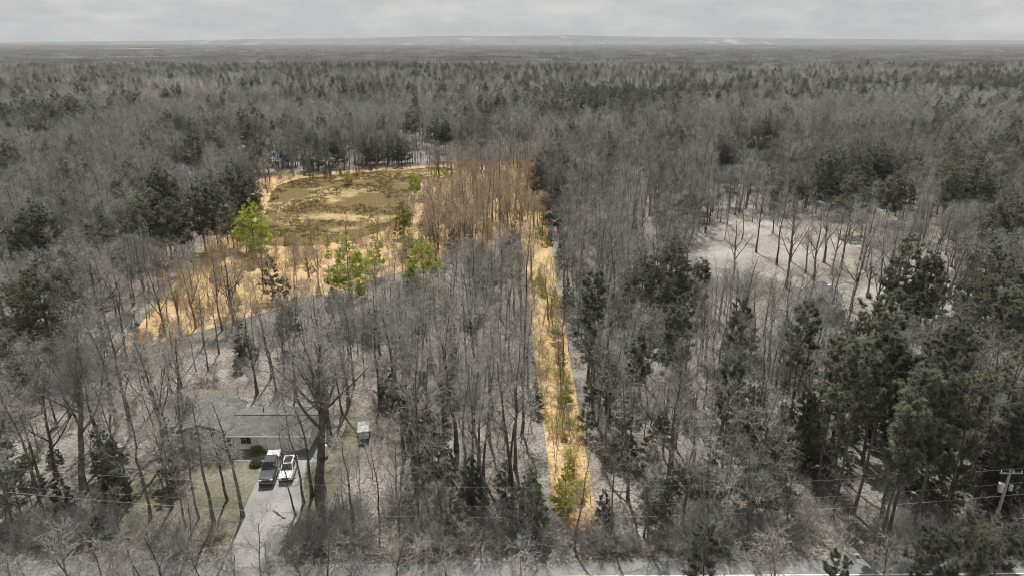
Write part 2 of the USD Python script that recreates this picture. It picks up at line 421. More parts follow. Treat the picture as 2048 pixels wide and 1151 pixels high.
def bare(seed, h=16, r=0.17, base=0.38, limbs=13, limb_len=(3.2, 5.5), ang=(28, 52), nb=8, nt=4, ntl=2, tw=0.025, forks=0, up=0.11, blen=(1.1, 2.2), leader=1.0, wob=0.0075, lean=0.03):
    """A leafless hardwood: (trunk mesh with limbs, crown mesh of branches and twigs)."""
    rng = np.random.default_rng(seed)
    tp, tr = trunk_line(rng, h * leader, r, wob=wob, lean=lean)
    wood = [tubes(tp, tr, 7)]
    if forks:
        fp, fr = grow(rng, tp, tr, forks, base, base + 0.22, (h * 0.42, h * 0.58), (22, 50), 7, up=0.13, jit=0.09, ratio=0.62, taper=0.22, lenfade=0.2)
        wood.append(tubes(fp, fr, 5))
        l2p, l2r = grow(rng, fp, fr, max(3, limbs // forks), 0.22, 0.97, limb_len, ang, 5, up=up, jit=0.14, ratio=0.5, taper=0.25)
        l1p, l1r = grow(rng, tp, tr, limbs // 2, base + 0.2, 0.98, limb_len, ang, 5, up=up, jit=0.12, ratio=0.5, taper=0.25)
        lp, lr = np.vstack([l2p, l1p]), np.vstack([l2r, l1r])
    else:
        lp, lr = grow(rng, tp, tr, limbs, base, 0.985, limb_len, ang, 6, up=up, jit=0.17, ratio=0.52, taper=0.25)
    wood.append(tubes(lp, lr, 4))
    bp, br = grow(rng, lp, lr, nb, 0.2, 1.0, blen, (25, 60), 4, up=0.10, jit=0.16, ratio=0.6, taper=0.4, rmin=0.014)
    crown = [tubes(bp, br, 3)]
    if nt:
        tp2, _ = grow(rng, bp, br, nt, 0.15, 1.0, (0.5, 1.15), (22, 60), 3, up=0.10, jit=0.18)
        crown.append(strips(tp2, np.tile(np.array([[1.0, 0.8, 0.35]]) * tw, (len(tp2), 1)), rng))
        if ntl:
            t3, r3 = grow(rng, tp2, np.full(tp2.shape[:2], 0.01), ntl, 0.25, 1.0, (0.3, 0.7), (25, 60), 2, up=0.05, jit=0.1)
            crown.append(strips(t3, np.tile(np.array([[0.85, 0.35]]) * tw, (len(t3), 1)), rng))
    return merge(*wood), merge(*crown)


def needles(rng, p, d, n, ln, wd, spread=0.7):
    """n thin blades at each point p heading d."""
    M = len(p)
    P = np.repeat(p, n, 0)
    D = unit(np.repeat(d, n, 0) + rng.normal(0, spread, (M * n, 3)))
    l = rng.uniform(0.7, 1.2, (M * n, 1)) * ln
    s = unit(np.cross(D, rng.normal(0, 1, (M * n, 3)))) * wd / 2
    v = np.stack([P - s, P + s, P + D * l], 1).reshape(-1, 3)
    return v, np.arange(M * n * 3).reshape(-1, 3)


def conifer(seed, h=18, r=0.2, base=0.25, whorls=15, per=5, wid=3.6, prof="pine", up=0.10, ang=(72, 92), nb=6, ntuft=4, nn=6, ln=0.34, wd=0.05, gaps=0.15, lean=0.012, spread=0.65):
    rng = np.random.default_rng(seed)
    tp, tr = trunk_line(rng, h, r, wob=0.005, lean=lean, tip=0.10)
    wood = [tubes(tp, tr, 7)]
    BP, BR = [], []
    for k in range(whorls):
        t = base + (0.985 - base) * (k + rng.uniform(-0.25, 0.25)) / (whorls - 1)
        t = min(max(t, base * 0.9), 0.985)
        q = (t - base) / (1 - base)
        if prof == "pine":
            q = min(max(q, 0.0), 0.985); L_ = wid * (0.30 + np.sin(np.pi * (q * 0.62 + 0.30)) ** 0.9) * (1 - q ** 2.4) ** 0.75
        elif prof == "round":
            L_ = wid * np.sqrt(max(0.06, 1 - ((q - 0.42) / 0.62) ** 2))
        else:
            L_ = wid * (1 - q) ** 0.85 + 0.12
        n = max(3, int(per + rng.integers(-1, 2)))
        keep = rng.uniform(0, 1, n) > gaps
        if keep.sum() == 0:
            continue
        n = int(keep.sum())
        a, b_ = grow(rng, tp, tr, n, t - 0.004, t + 0.004, (L_ * 0.7, L_ * 1.15), ang, 5, up=up, jit=0.06, ratio=0.34, taper=0.3, lenfade=0.0, rmax=0.07)
        BP.append(a); BR.append(b_)
    bp, br = np.vstack(BP), np.vstack(BR)
    wood.append(tubes(bp, br, 3))
    bl = np.linalg.norm(bp[:, -1] - bp[:, 0], axis=1)
    # side shoots spread evenly over the area the branches cover: long branches carry more, and more of them far out
    w = bl ** 1.5; M_ = len(bp) * nb
    gi = rng.choice(len(bp), M_, p=w / w.sum()); gt = np.sqrt(rng.uniform(0.05, 1.0, M_))
    cp, cr = grow(rng, bp, br, 1, 0, 1, (0.22 * wid, 0.42 * wid), (30, 65), 3, up=up * 0.6, jit=0.1, flat=0.5, ratio=0.5, lenfade=0.35, given=(gi, gt))
    sc = np.clip(bl[gi] / wid, 0.30, 1.0)[:, None, None]
    cp = cp[:, :1] + (cp - cp[:, :1]) * sc
    wood.append(strips(cp, np.tile([[0.03, 0.02, 0.012]], (len(cp), 1)), rng))
    tips = rng.choice(len(bp), max(6, len(bp) // 3), replace=False)
    allp = np.vstack([cp, bp[tips, -3:]])
    s = rng.uniform(0.15, 1.0, (len(allp), ntuft)) * 2
    a = np.minimum(s.astype(int), 1); fr = (s - a)[..., None]
    rows = np.arange(len(allp))[:, None]
    pt = allp[rows, a] * (1 - fr) + allp[rows, a + 1] * fr
    dr = unit(allp[rows, a + 1] - allp[rows, a] + UP * 0.25 * ln)
    fol = needles(rng, pt.reshape(-1, 3), dr.reshape(-1, 3), nn, ln, wd, spread)
    return merge(*wood), fol


def bush(seed, h=2.4, stems=14, spread=0.9, tw=0.03):
    rng = np.random.default_rng(seed)
    N = stems
    a = rng.uniform(0, 2 * np.pi, N); rr = rng.uniform(0, 0.5, N) * spread
    out = np.zeros((N, 5, 3)); out[:, 0, 0] = np.cos(a) * rr; out[:, 0, 1] = np.sin(a) * rr; out[:, 0, 2] = -0.05
    d = unit(np.c_[np.cos(a) * rng.uniform(0.1, 0.7, N) * spread, np.sin(a) * rng.uniform(0.1, 0.7, N) * spread, np.ones(N)])
    for i in range(1, 5):
        out[:, i] = out[:, i - 1] + d * h * rng.uniform(0.17, 0.27, (N, 1)); d = unit(d + rng.normal(0, 0.14, (N, 3)))
    rad = np.full((N, 1), 0.02) * np.linspace(1, 0.4, 5)[None]
    st = tubes(out, rad, 3)
    b, br = grow(rng, out, rad, 7, 0.2, 1.0, (0.5 * h / 2.4, 1.1 * h / 2.4), (22, 55), 3, up=0.15, jit=0.16)
    t, _ = grow(rng, b, br, 5, 0.15, 1, (0.3, 0.6), (25, 60), 2, up=0.1)
    return st, merge(strips(b, np.tile([[1.0, 0.8, 0.4]], (len(b), 1)) * tw, rng), strips(t, np.tile([[0.8, 0.35]], (len(t), 1)) * tw, rng))


# ------------------------------------------------------------------ kinds of plants as class prims
stage.CreateClassPrim("/World/Kinds")
KIND = {}


def kind_(key, tr, cr, tm, cm, partnames=("trunk", "crown")):
    p = UsdGeom.Xform.Define(stage, "/World/Kinds/" + key)
    part(partnames[0], tr, tm, p); part(partnames[1], cr, cm, p)
    KIND[key] = p.GetPath()


BARE = [
    dict(h=16, r=0.19, base=0.40, limbs=15, limb_len=(2.8, 4.8), ang=(35, 64)),
    dict(h=17, r=0.22, base=0.48, limbs=14, limb_len=(2.6, 4.8), ang=(32, 62)),
    dict(h=15, r=0.16, base=0.38, limbs=13, limb_len=(2.4, 4.0), ang=(28, 56)),
    dict(h=16, r=0.25, base=0.32, limbs=16, limb_len=(2.6, 4.8), ang=(34, 62), forks=2),
    dict(h=17, r=0.29, base=0.30, limbs=18, limb_len=(2.8, 5.0), ang=(34, 64), forks=3),
    dict(h=15, r=0.23, base=0.22, limbs=18, limb_len=(2.6, 4.6), ang=(30, 60), forks=3),
    dict(h=16, r=0.20, base=0.40, limbs=15, limb_len=(3.2, 5.4), ang=(38, 68), lean=0.06),
    dict(h=13, r=0.12, base=0.34, limbs=12, limb_len=(1.8, 3.2), ang=(26, 50)),
]
BFORM = ["slender straight", "tall straight", "slim high-crowned", "twin-limbed", "three-limbed", "low-forking", "leaning", "thin pole-like"]
BH = [b["h"] for b in BARE]
for i, kw in enumerate(BARE):
    tr, cr = bare(100 + i, **kw)
    kind_(f"bare_grey_{i}", tr, cr, "bark", "twig")
    kind_(f"bare_warm_{i}", tr, cr, "bark_warm", "twig_warm")
    kind_(f"bare_mixed_{i}", tr, cr, "bark", "twig_warm")
# large open-grown trees near the house
tr, cr = bare(301, h=17.5, r=0.44, base=0.42, limbs=36, limb_len=(3.0, 5.4), ang=(30, 66), forks=7, nb=8, nt=5, ntl=2, up=0.10)
kind_("bare_giant_0", tr, cr, "bark", "twig")
tr, cr = bare(302, h=18.5, r=0.42, base=0.36, limbs=36, limb_len=(3.0, 5.4), ang=(30, 66), forks=7, nb=8, nt=5, ntl=2, up=0.10, lean=0.05)
kind_("bare_giant_1", tr, cr, "bark", "twig")
MID = []
for i in range(5):
    kw = dict(BARE[(0, 1, 3, 4, 7)[i]]); kw.update(nb=6, nt=7, ntl=0, tw=0.055)
    MID.append(merge(*bare(400 + i, **kw)))

PN = dict(nb=12, ntuft=6, nn=10, ln=0.40, wd=0.06)
PINE = [dict(h=18, r=0.22, base=0.20, whorls=17, per=5, wid=3.6, **PN), dict(h=19, r=0.24, base=0.32, whorls=16, per=5, wid=3.2, gaps=0.25, **PN), dict(h=17, r=0.21, base=0.12, whorls=18, per=6, wid=3.9, **PN),
        dict(h=15, r=0.17, base=0.22, whorls=15, per=5, wid=2.7, gaps=0.2, **PN)]
for i, kw in enumerate(PINE):
    tr, cr = conifer(500 + i, **kw)
    kind_(f"pine_grey_{i}", tr, cr, "pine_bark", "needles")
    kind_(f"pine_dark_{i}", tr, cr, "pine_bark", "needles_dark")
    kind_(f"pine_bright_{i}", tr, cr, "bark_warm", "needles_bright")
tr, cr = conifer(511, h=20, r=0.34, base=0.12, whorls=17, per=7, wid=6.2, nb=14, ntuft=5, nn=8, ln=0.45, wd=0.09, gaps=0.05)
kind_("pine_giant_0", tr, cr, "pine_bark", "needles_young")
RN_ = dict(prof="round", gaps=0.25, up=0.22, ang=(50, 85), nb=8, ntuft=6, nn=10, ln=0.40, wd=0.06)
RED = [dict(h=19, r=0.18, base=0.50, whorls=12, per=6, wid=2.3, **RN_), dict(h=20, r=0.19, base=0.56, whorls=11, per=6, wid=2.1, **RN_), dict(h=18, r=0.18, base=0.32, whorls=14, per=6, wid=2.3, **RN_)]
for i, kw in enumerate(RED):
    tr, cr = conifer(520 + i, **kw)
    kind_(f"red_dark_{i}", tr, cr, "pine_bark", "needles_dark")
    kind_(f"red_grey_{i}", tr, cr, "pine_bark", "needles")
SPR = [dict(h=17, r=0.18, base=0.06, whorls=24, per=7, wid=2.5, prof="cone", up=-0.02, ang=(82, 105), nb=8, ntuft=5, nn=6, ln=0.30, wd=0.08, gaps=0.05),
       dict(h=15, r=0.16, base=0.10, whorls=20, per=6, wid=2.1, prof="cone", up=-0.02, ang=(80, 105), nb=8, ntuft=5, nn=6, ln=0.30, wd=0.08, gaps=0.1)]
for i, kw in enumerate(SPR):
    tr, cr = conifer(530 + i, **kw)
    kind_(f"spruce_dark_{i}", tr, cr, "pine_bark", "needles_dark")
YN_ = dict(prof="cone", nb=7, ntuft=6, nn=8, ln=0.22, wd=0.038, spread=0.55)
YNG = [dict(h=6, r=0.07, base=0.06, whorls=15, per=6, wid=1.6, up=0.03, ang=(65, 95), gaps=0.1, **YN_), dict(h=5, r=0.06, base=0.06, whorls=12, per=5, wid=1.6, up=0.03, ang=(65, 95), gaps=0.2, **YN_),
       dict(h=7.5, r=0.08, base=0.10, whorls=16, per=5, wid=2.0, up=0.05, ang=(60, 90), gaps=0.2, **YN_)]
for i, kw in enumerate(YNG):
    tr, cr = conifer(540 + i, **kw)
    kind_(f"young_grey_{i}", tr, cr, "bark", "needles_young")
    kind_(f"young_dark_{i}", tr, cr, "bark", "needles_dark")
    kind_(f"young_bright_{i}", tr, cr, "bark_warm", "needles_golden")
for i in range(4):
    tr, cr = bush(560 + i, h=(1.8, 2.4, 3.2, 4.0)[i], stems=(12, 14, 16, 14)[i], spread=(1.1, 1.2, 1.3, 0.9)[i])
    kind_(f"shrub_grey_{i}", tr, cr, "twig", "twig", ("stems", "twigs"))
    kind_(f"shrub_warm_{i}", tr, cr, "twig_warm", "twig_warm", ("stems", "twigs"))
    kind_(f"shrub_spring_{i}", tr, cr, "twig_warm", "twig_spring", ("stems", "twigs"))
for i in range(3):
    tr, cr = bare(580 + i, h=(5.5, 7.5, 9.0)[i], r=(0.035, 0.045, 0.06)[i], base=0.25, limbs=(9, 11, 12)[i], limb_len=(0.9, 1.9), ang=(20, 45), nb=3, nt=3, ntl=0, tw=0.028, blen=(0.5, 1.0), wob=0.02, lean=0.06)
    kind_(f"sapling_grey_{i}", tr, cr, "bark", "twig")
    kind_(f"sapling_warm_{i}", tr, cr, "bark_warm", "twig_warm")
    kind_(f"sapling_spring_{i}", tr, cr, "bark_warm", "twig_spring")
YH = [k["h"] for k in YNG]; PH = [k["h"] for k in PINE]; RH = [k["h"] for k in RED]; SH = [k["h"] for k in SPR]; SAPH = [5.5, 7.5, 9.0]; SHRH = [1.8, 2.4, 3.2, 4.0]

# ------------------------------------------------------------------ which tree stands where
rng = np.random.default_rng(7)
TREES = []      # dicts: key (kind of plant), x, y, rot, scale, palette, species, label or None


def add(species, form, x, y, scale, label=None, palette=None, rot=None):
    TREES.append(dict(sp=species, form=form, x=float(x), y=float(y), s=float(scale), label=label, pal=palette, rot=rng.uniform(0, 2 * np.pi) if rot is None else rot, wide=rng.uniform(0.85, 1.3)))


def by_top(px, py, h):
    return at(px, py, h)


PP = prep(PARCEL)


def in_poly(pg, x, y):
    return contains_xy(pg, x, y)


# conifers one can pick out: (species, form, pixel of the top, height, label, palette)
CON = [
    ("pine", "giant", 62, 520, 17.0, "huge spreading white pine at the left edge of the woods", "grey"),
    ("pine", 2, 58, 396, 17.0, "dense dark pine crown rising left of the golden parcel's far slope", "dark"),
    ("pine", 2, 82, 408, 15.0, "smaller dark pine shoulder to shoulder with the dense one at left", "dark"),
    ("pine", 2, 284, 365, 18.0, "leftmost tall pine of the cluster left of the bog", "grey"),
    ("pine", 0, 318, 372, 17.0, "second pine of the cluster left of the bog", "grey"),
    ("pine", 3, 348, 402, 13.0, "short pine in front of the cluster left of the bog", "grey"),
    ("pine", 1, 388, 355, 18.0, "tall open pine with bare lower trunk left of the parcel edge", "grey"),
    ("pine", 0, 415, 348, 18.0, "dark pine just right of the open one beside the parcel edge", "dark"),
    ("pine", 2, 462, 318, 18.0, "broad dark pine by the far left parcel corner", "dark"),
    ("pine", 0, 484, 330, 16.0, "pine nearest the far left corner of the bog", "dark"),
    ("pine", 1, 378, 258, 19.0, "lone tall pine standing above the woods behind the left cluster", "dark"),
    ("pine", 2, 330, 340, 16.0, "pine half hidden behind the cluster left of the bog", "dark"),
    ("pine", 2, 497, 396, 14.0, "layered bright green pine at the bog's left edge", "bright"),
    ("pine", 3, 482, 420, 10.0, "small bright pine below the layered one at the bog's left edge", "bright"),
    ("pine", 0, 690, 474, 15.5, "tall vivid yellow-green pine at the near edge of the golden parcel", "bright"),
    ("pine", 2, 842, 468, 13.5, "broad vivid green pine right of the tall one on the parcel's near edge", "bright"),
    ("young", 2, 535, 508, 9.0, "small dark pine on its own in the golden scrub", "dark"),
    ("pine", 3, 806, 396, 10.0, "narrow bright pine at the bog's right shore", "bright"),
    ("young", 2, 792, 432, 6.0, "little bright evergreen below the narrow pine on the bog's right shore", "bright"),
    ("pine", 3, 826, 338, 9.5, "pale bushy pine at the bog's far right corner", "bright"),
    ("young", 2, 868, 332, 6.5, "small evergreen in the row along the bog's far right shore", "bright"),
    ("young", 2, 888, 330, 6.0, "last small evergreen of the row along the bog's far right shore", "bright"),
    ("young", 0, 694, 335, 6.0, "small dark evergreen on the bog's far shore", "bright"),
    ("young", 1, 546, 372, 4.0, "knee-high green evergreen near the bog's far left corner", "bright"),
    ("pine", 1, 822, 213, 19.0, "tallest dark pine behind the bog", "dark"),
    ("pine", 0, 868, 228, 17.0, "dark pine just right of the tallest one behind the bog", "dark"),
    ("pine", 3, 890, 238, 15.0, "thin dark pine in the row behind the bog", "dark"),
    ("pine", 1, 1075, 318, 14.0, "dark pine at the parcel's far right corner", "dark"),
    ("pine", 2, 1352, 470, 15.0, "big dark pine left of the sandy clearing", "dark"),
    ("pine", 0, 1325, 515, 13.0, "dark pine in front of the big one left of the clearing", "dark"),
    ("pine", 0, 1290, 500, 12.0, "greyish pine left of the big dark one by the clearing", "grey"),
    ("red", 0, 1410, 525, 15.0, "thin dark pine at the clearing's near left edge", "dark"),
    ("pine", 3, 1832, 462, 16.5, "lone white pine standing on the near side of the sandy clearing", "grey"),
    ("pine", 2, 2024, 505, 19.0, "large white pine cut by the right edge beyond the clearing", "grey"),
    ("pine", 0, 1968, 308, 18.0, "tall pale white pine in the woods at far right", "grey"),
    ("pine", 1, 1925, 318, 18.0, "open-branched white pine left of the tall pale one at far right", "grey"),
    ("pine", 2, 1682, 292, 18.0, "dark pine heading the grove behind the clearing", "dark"),
    ("pine", 1, 1650, 302, 18.0, "left pine of the grove behind the clearing", "dark"),
    ("pine", 0, 1722, 330, 18.0, "pale pine in the middle of the grove behind the clearing", "grey"),
    ("pine", 0, 1700, 310, 17.0, "crowded pine inside the grove behind the clearing", "dark"),
    ("pine", 3, 1794, 338, 15.0, "right outlying pine of the grove behind the clearing", "grey"),
    ("pine", 2, 1768, 288, 16.0, "pine above the right end of the grove behind the clearing", "grey"),
    ("pine", 2, 2030, 365, 17.0, "broad green pine against the right picture edge", "grey"),
    ("spruce", 0, 1541, 218, 19.0, "tallest dark spruce beside the sandy trail", "dark"),
    ("spruce", 0, 1530, 226, 17.0, "dark spruce touching the tallest one by the trail", "dark"),
    ("spruce", 1, 1510, 252, 15.0, "narrow dark spruce left of the pair by the trail", "dark"),
    ("pine", 2, 1448, 285, 13.0, "bushy pine left of the trail's spruces", "dark"),
    ("pine", 0, 1482, 165, 16.0, "single pine crown standing far above the woods left of the trail", "grey"),
    ("pine", 0, 293, 190, 15.0, "round dark pine alone in the far woods at left", "dark"),
    ("pine", 1, 80, 215, 18.0, "far pine above the left woods", "grey"),
    ("pine", 0, 640, 178, 15.0, "dark cone of a pine far behind the bog", "dark"),
    ("pine", 0, 848, 158, 15.0, "dark pine high in the far woods above the tallest one", "dark"),
    # red pines at lower right
    ("red", 0, 1702, 722, 19.5, "red pine with the long bare trunk nearest the road at right", "dark", (1664, 1036)),
    ("red", 1, 1745, 705, 20.0, "red pine behind the nearest trunk with a high small crown", "dark", (1706, 1026)),
    ("red", 0, 1648, 728, 18.0, "red pine left of the long bare trunk", "dark", (1632, 985)),
    ("red", 1, 1780, 760, 18.0, "slim red pine right of the nearest trunk", "dark", (1763, 1032)),
    ("red", 2, 1762, 598, 19.0, "left one of the twin dense pines at right", "dark"),
    ("red", 2, 1808, 592, 19.0, "right one of the twin dense pines at right", "dark"),
    ("red", 2, 1782, 640, 18.0, "dense pine in front of the twins", "dark"),
    ("red", 2, 1872, 676, 19.0, "dark pine right of the twins", "dark"),
    ("red", 2, 1935, 668, 20.0, "dark pine highest of the lower right group", "dark"),
    ("red", 0, 1905, 730, 19.0, "dark pine below the highest one of the lower right group", "dark"),
    ("red", 1, 1850, 745, 19.0, "dark pine with bare stem between the others at lower right", "dark"),
    ("red", 2, 1960, 760, 17.0, "dark pine at the right end of the lower right group", "dark"),
    ("red", 0, 1820, 800, 17.0, "half-hidden red pine low in the lower right group", "dark"),
    ("pine", 1, 2035, 690, 18.0, "white pine with pale layered branches at the right edge", "grey"),
    ("pine", 2, 2040, 800, 13.0, "bushy pine under the pale layered one at the right edge", "grey"),
    ("pine", 0, -6, 862, 10.0, "green pine cut by the left edge below the bare woods", "grey"),
    ("pine", 2, -20, 640, 13.0, "dark pine cut by the left edge", "grey"),
    ("young", 2, 332, 838, 8.0, "green young pine standing left of the house's front", "grey"),
    ("young", 0, 212, 905, 5.5, "small green evergreen on the lawn's left side", "grey"),
    ("young", 2, 228, 925, 5.0, "second small evergreen on the lawn's left side", "grey"),
    ("young", 0, 1078, 968, 6.0, "blue-grey young spruce left of the golden strip's near end", "grey"),
    ("young", 2, 1030, 962, 6.5, "very dark young evergreen left of the blue-grey one by the strip", "dark"),
    ("young", 2, 1135, 930, 6.5, "bright green young tree in the golden strip's near end", "bright"),
    # tops rising from the near roadside at the bottom of the picture
    ("red", 2, 1420, 1052, 12.0, "pine top rising from below at the road, left of three", "dark"),
    ("red", 2, 1672, 1112, 10.0, "small pine tip poking up over the road", "dark"),
    ("red", 2, 1935, 1040, 14.0, "wide pine top in the lower right corner", "dark"),
    ("red", 0, 1870, 1062, 13.0, "pine top left of the wide one in the lower right corner", "dark"),
    ("red", 2, 2020, 1050, 13.0, "pine top cut by the lower right corner", "dark"),
]
HH = {"pine": PH, "red": RH, "spruce": SH, "young": YH}
for c in CON:
    sp, form, px, py, h, lab, pal = c[:7]
    xy = at(*c[7]) if len(c) > 7 else by_top(px, py, h)
    h0 = 20.0 if form == "giant" else HH[sp][form]
    add(sp, form, xy[0], xy[1], h / h0, lab, pal)

# bare trees one can pick out: (form, pixel of the foot, height, label)
BARES = [
    ("giant0", 640, 985, 17.5, "big spreading bare tree in front of the garage's right corner"),
    ("giant1", 168, 985, 18.5, "big bare tree with heavy crown forking left of the lawn"),
    (4, 20, 1010, 17.0, "bare tree at the lower left edge beside the pale path"),
    (4, 1466, 560, 13.0, "bare tree at the near left shore of the sandy clearing"),
    (0, 1512, 505, 15.0, "slim bare tree standing on the sand below the trail"),
    (1, 1553, 530, 15.5, "straight bare tree in the middle of the sandy clearing's left half"),
    (4, 1572, 575, 17.0, "forked bare tree on the sandy clearing"),
    (5, 1626, 560, 15.0, "many-limbed bare tree silhouetted on the pale sand"),
    (7, 1655, 602, 9.0, "small bare tree right behind the hidden cabin"),
    (5, 1748, 640, 15.0, "bare clump silhouetted at the sandy clearing's near right"),
    (3, 1766, 628, 16.0, "bare tree right beside the clump on the clearing"),
    (1, 1782, 625, 15.0, "leaning thin bare tree left of the lone white pine"),
    (5, 1875, 668, 14.0, "bare fan-shaped tree at the clearing's lower right"),
    (6, 1922, 650, 17.0, "tall slanting bare trunk at the clearing's right end"),
    (5, 1480, 690, 15.0, "full-crowned bare tree in front of the clearing"),
    (5, 1606, 672, 13.0, "bare tree in front of the hidden cabin's left half"), (4, 1645, 694, 13.5, "bare tree in front of the hidden cabin's right half"), (2, 1668, 680, 11.0, "thin bare tree at the hidden cabin's right corner"),
    (4, 1690, 668, 9.0, "low bare tree right of the hidden cabin"),
    (5, 330, 668, 12.0, "leftmost dark bare tree on the parcel's golden corner"),
    (5, 362, 672, 12.5, "wide-armed bare tree on the parcel's golden corner"),
    (4, 392, 655, 12.5, "bare tree in the middle of the golden corner"),
    (3, 445, 660, 13.5, "straight dark bare tree on the parcel's near line"),
    (4, 468, 650, 13.0, "bare tree just right of the straight one on the near line"),
    (3, 535, 386, 12.0, "bare tree at the bog's far left corner"),
    (7, 620, 362, 8.0, "thin bare tree alone on the bog's far shore"),
    (7, 662, 358, 9.0, "pair-mate bare tree on the bog's far shore"),
    (3, 715, 352, 11.0, "bare tree at the middle of the bog's far shore"),
    (0, 540, 365, 12.0, "bare tree just inside the far left parcel corner"),
    (2, 300, 1035, 13.0, "thin bare tree at the lawn's left side"), (0, 345, 1012, 14.0, "thin bare tree on the lawn left of the middle"),
    (7, 372, 1052, 12.0, "pole-thin bare tree at the lawn's near edge"), (2, 398, 1036, 14.0, "thin bare tree in the middle of the lawn"),
    (1, 428, 1046, 13.5, "straight thin bare tree right of the lawn's middle"), (0, 486, 1032, 14.0, "bare tree where the lawn meets the driveway"),
    (7, 592, 1030, 10.0, "thin dark bare stem leaning over the driveway's right edge"), (1, 624, 990, 12.0, "thin bare tree just left of the big spreading one"),
    (6, 262, 1002, 14.0, "leaning bare tree at the lawn's far left"), (0, 608, 1005, 12.5, "thin bare tree between driveway and big spreading tree"),
    (2, 455, 1000, 11.0, "slim bare tree in front of the left wing"),
]
for c in BARES:
    form, px, py, h, lab = c
    xy = at(px, py)
    if isinstance(form, str):
        add("bare", form, xy[0], xy[1], 1.0, lab)
    else:
        add("bare", form, xy[0], xy[1], h / BH[form], lab)
# crowns that rise over the road from below the picture
for k, (px, py, h) in enumerate([(20, 1050, 11), (60, 1085, 10), (105, 1040, 11.5), (155, 1060, 11), (205, 1090, 10), (290, 1050, 11), (370, 1065, 11), (455, 1075, 10), (610, 1075, 10), (155, 1100, 9), (250, 1075, 10.5), (330, 1010, 12), (415, 1050, 11), (500, 1015, 12), (560, 1040, 10.5), (650, 1060, 11), (780, 1040, 11), (910, 1055, 11), (1040, 1070, 10.5), (1560, 1060, 10), (1780, 1090, 10)]):
    xy = by_top(px, py, h)
    if 42.8 < xy[1] < 52.5:
        xy = xy * 0.98 + np.array([0, 0])
    y_ = min(xy[1], 42.0 if k % 3 else 41.0) if xy[1] < 47 else (53.3 if xy[1] < 53.3 else xy[1])
    f_ = (5, 2, 7, 5)[k % 4]
    add("bare", f_, xy[0], y_, h / BH[f_], None)

N_HAND = len(TREES)
HAND = np.array([[t["x"], t["y"]] for t in TREES])

# conifer groves of the background: pixel centre of the foot, spread in pixels, share of conifers
GROVES = [(60, 300, 130, 40, .55), (400, 320, 120, 35, .5), (150, 260, 160, 30, .35), (640, 135, 400, 14, .5), (1180, 225, 160, 34, .75), (1130, 255, 120, 30, .5), (950, 280, 120, 30, .5), (1660, 190, 200, 22, .5), (1520, 330, 90, 40, .5),
          (1700, 400, 110, 50, .75), (1960, 390, 120, 60, .65), (2000, 180, 120, 22, .45), (1850, 330, 120, 50, .4), (1340, 560, 70, 50, .35), (1900, 760, 160, 110, .35), (1250, 125, 200, 8, .5), (900, 150, 160, 14, .35), (260, 135, 300, 10, .5), (20, 600, 70, 120, .2)]


def conifer_share(px, py):
    s = np.where(py < 480, 0.11, 0.045)
    for cx, cy, wx, wy, a in GROVES:
        s = np.maximum(s, a * np.exp(-(((px - cx) / wx) ** 2 + ((py - cy) / wy) ** 2)))
    return s


def scatter(y0, y1, step, seed, half=0.86):
    """Jittered points over the wedge the picture shows."""
    r = np.random.default_rng(seed)
    X = np.arange(-half * y1 - 30, half * y1 + 30, step); Y = np.arange(y0, y1, step)
    x, y = np.meshgrid(X, Y)
    x = x + r.uniform(-0.48, 0.48, x.shape) * step; y = y + r.uniform(-0.48, 0.48, y.shape) * step
    x, y = x.ravel(), y.ravel()
    m = np.abs(x) < half * y + 22
    return x[m], y[m], r


CLEAR = [BOG.buffer(1.0), SAND.buffer(0.5), TRAIL.buffer(-0.6), DRIVE.buffer(1.2), HOUSE_ZONE, LAWN.buffer(-2.0), LAWN2.buffer(-1.0), poly([(705, 885), (760, 885), (760, 815), (705, 815)]), poly([(1600, 660), (1680, 660), (1680, 560), (1600, 560)]),
         poly([(475, 340), (560, 340), (555, 312), (475, 312)])]


def free(x, y):
    m = np.ones(x.shape, bool)
    for c in CLEAR:
        m &= ~in_poly(c, x, y)
    m &= ~((y > 42.6) & (y < 53.0))
    return m


def away(x, y, d):
    from scipy.spatial import cKDTree
    q, _ = cKDTree(HAND).query(np.c_[x, y])
    return q > d


# glades: what the woods in front leave open to view (bog, clearing, house, single pines); nearer trees there are the lower, younger ones
OPEN = [(1410, 435, 1745, 545, 172.0), (1640, 520, 1780, 590, 131.0), (1690, 480, 1960, 630, 118.0), (362, 795, 640, 925, 80.0), (1530, 265, 1580, 330, 230.0), (515, 340, 830, 480, 165.0), (700, 830, 745, 890, 85.0)]
for t in TREES[:len(CON)]:
    if t["sp"] == "red" or t["y"] < 60:
        continue
    h_ = (20.0 if isinstance(t["form"], str) else HH[t["sp"]][t["form"]]) * t["s"]
    a_, b_, d_ = seen(np.array([t["x"], t["y"], h_])); c_ = seen(np.array([t["x"], t["y"], h_ * 0.3]))
    OPEN.append((a_ - 0.15 * h_ * FPX / d_, b_, a_ + 0.15 * h_ * FPX / d_, float(c_[1]), float(c_[2])))


def z_of(py, Y):
    v = (py - 575.5) / FPX
    return CAMH + Y * (-math.sin(PITCH) - v * math.cos(PITCH)) / (math.cos(PITCH) - v * math.sin(PITCH))


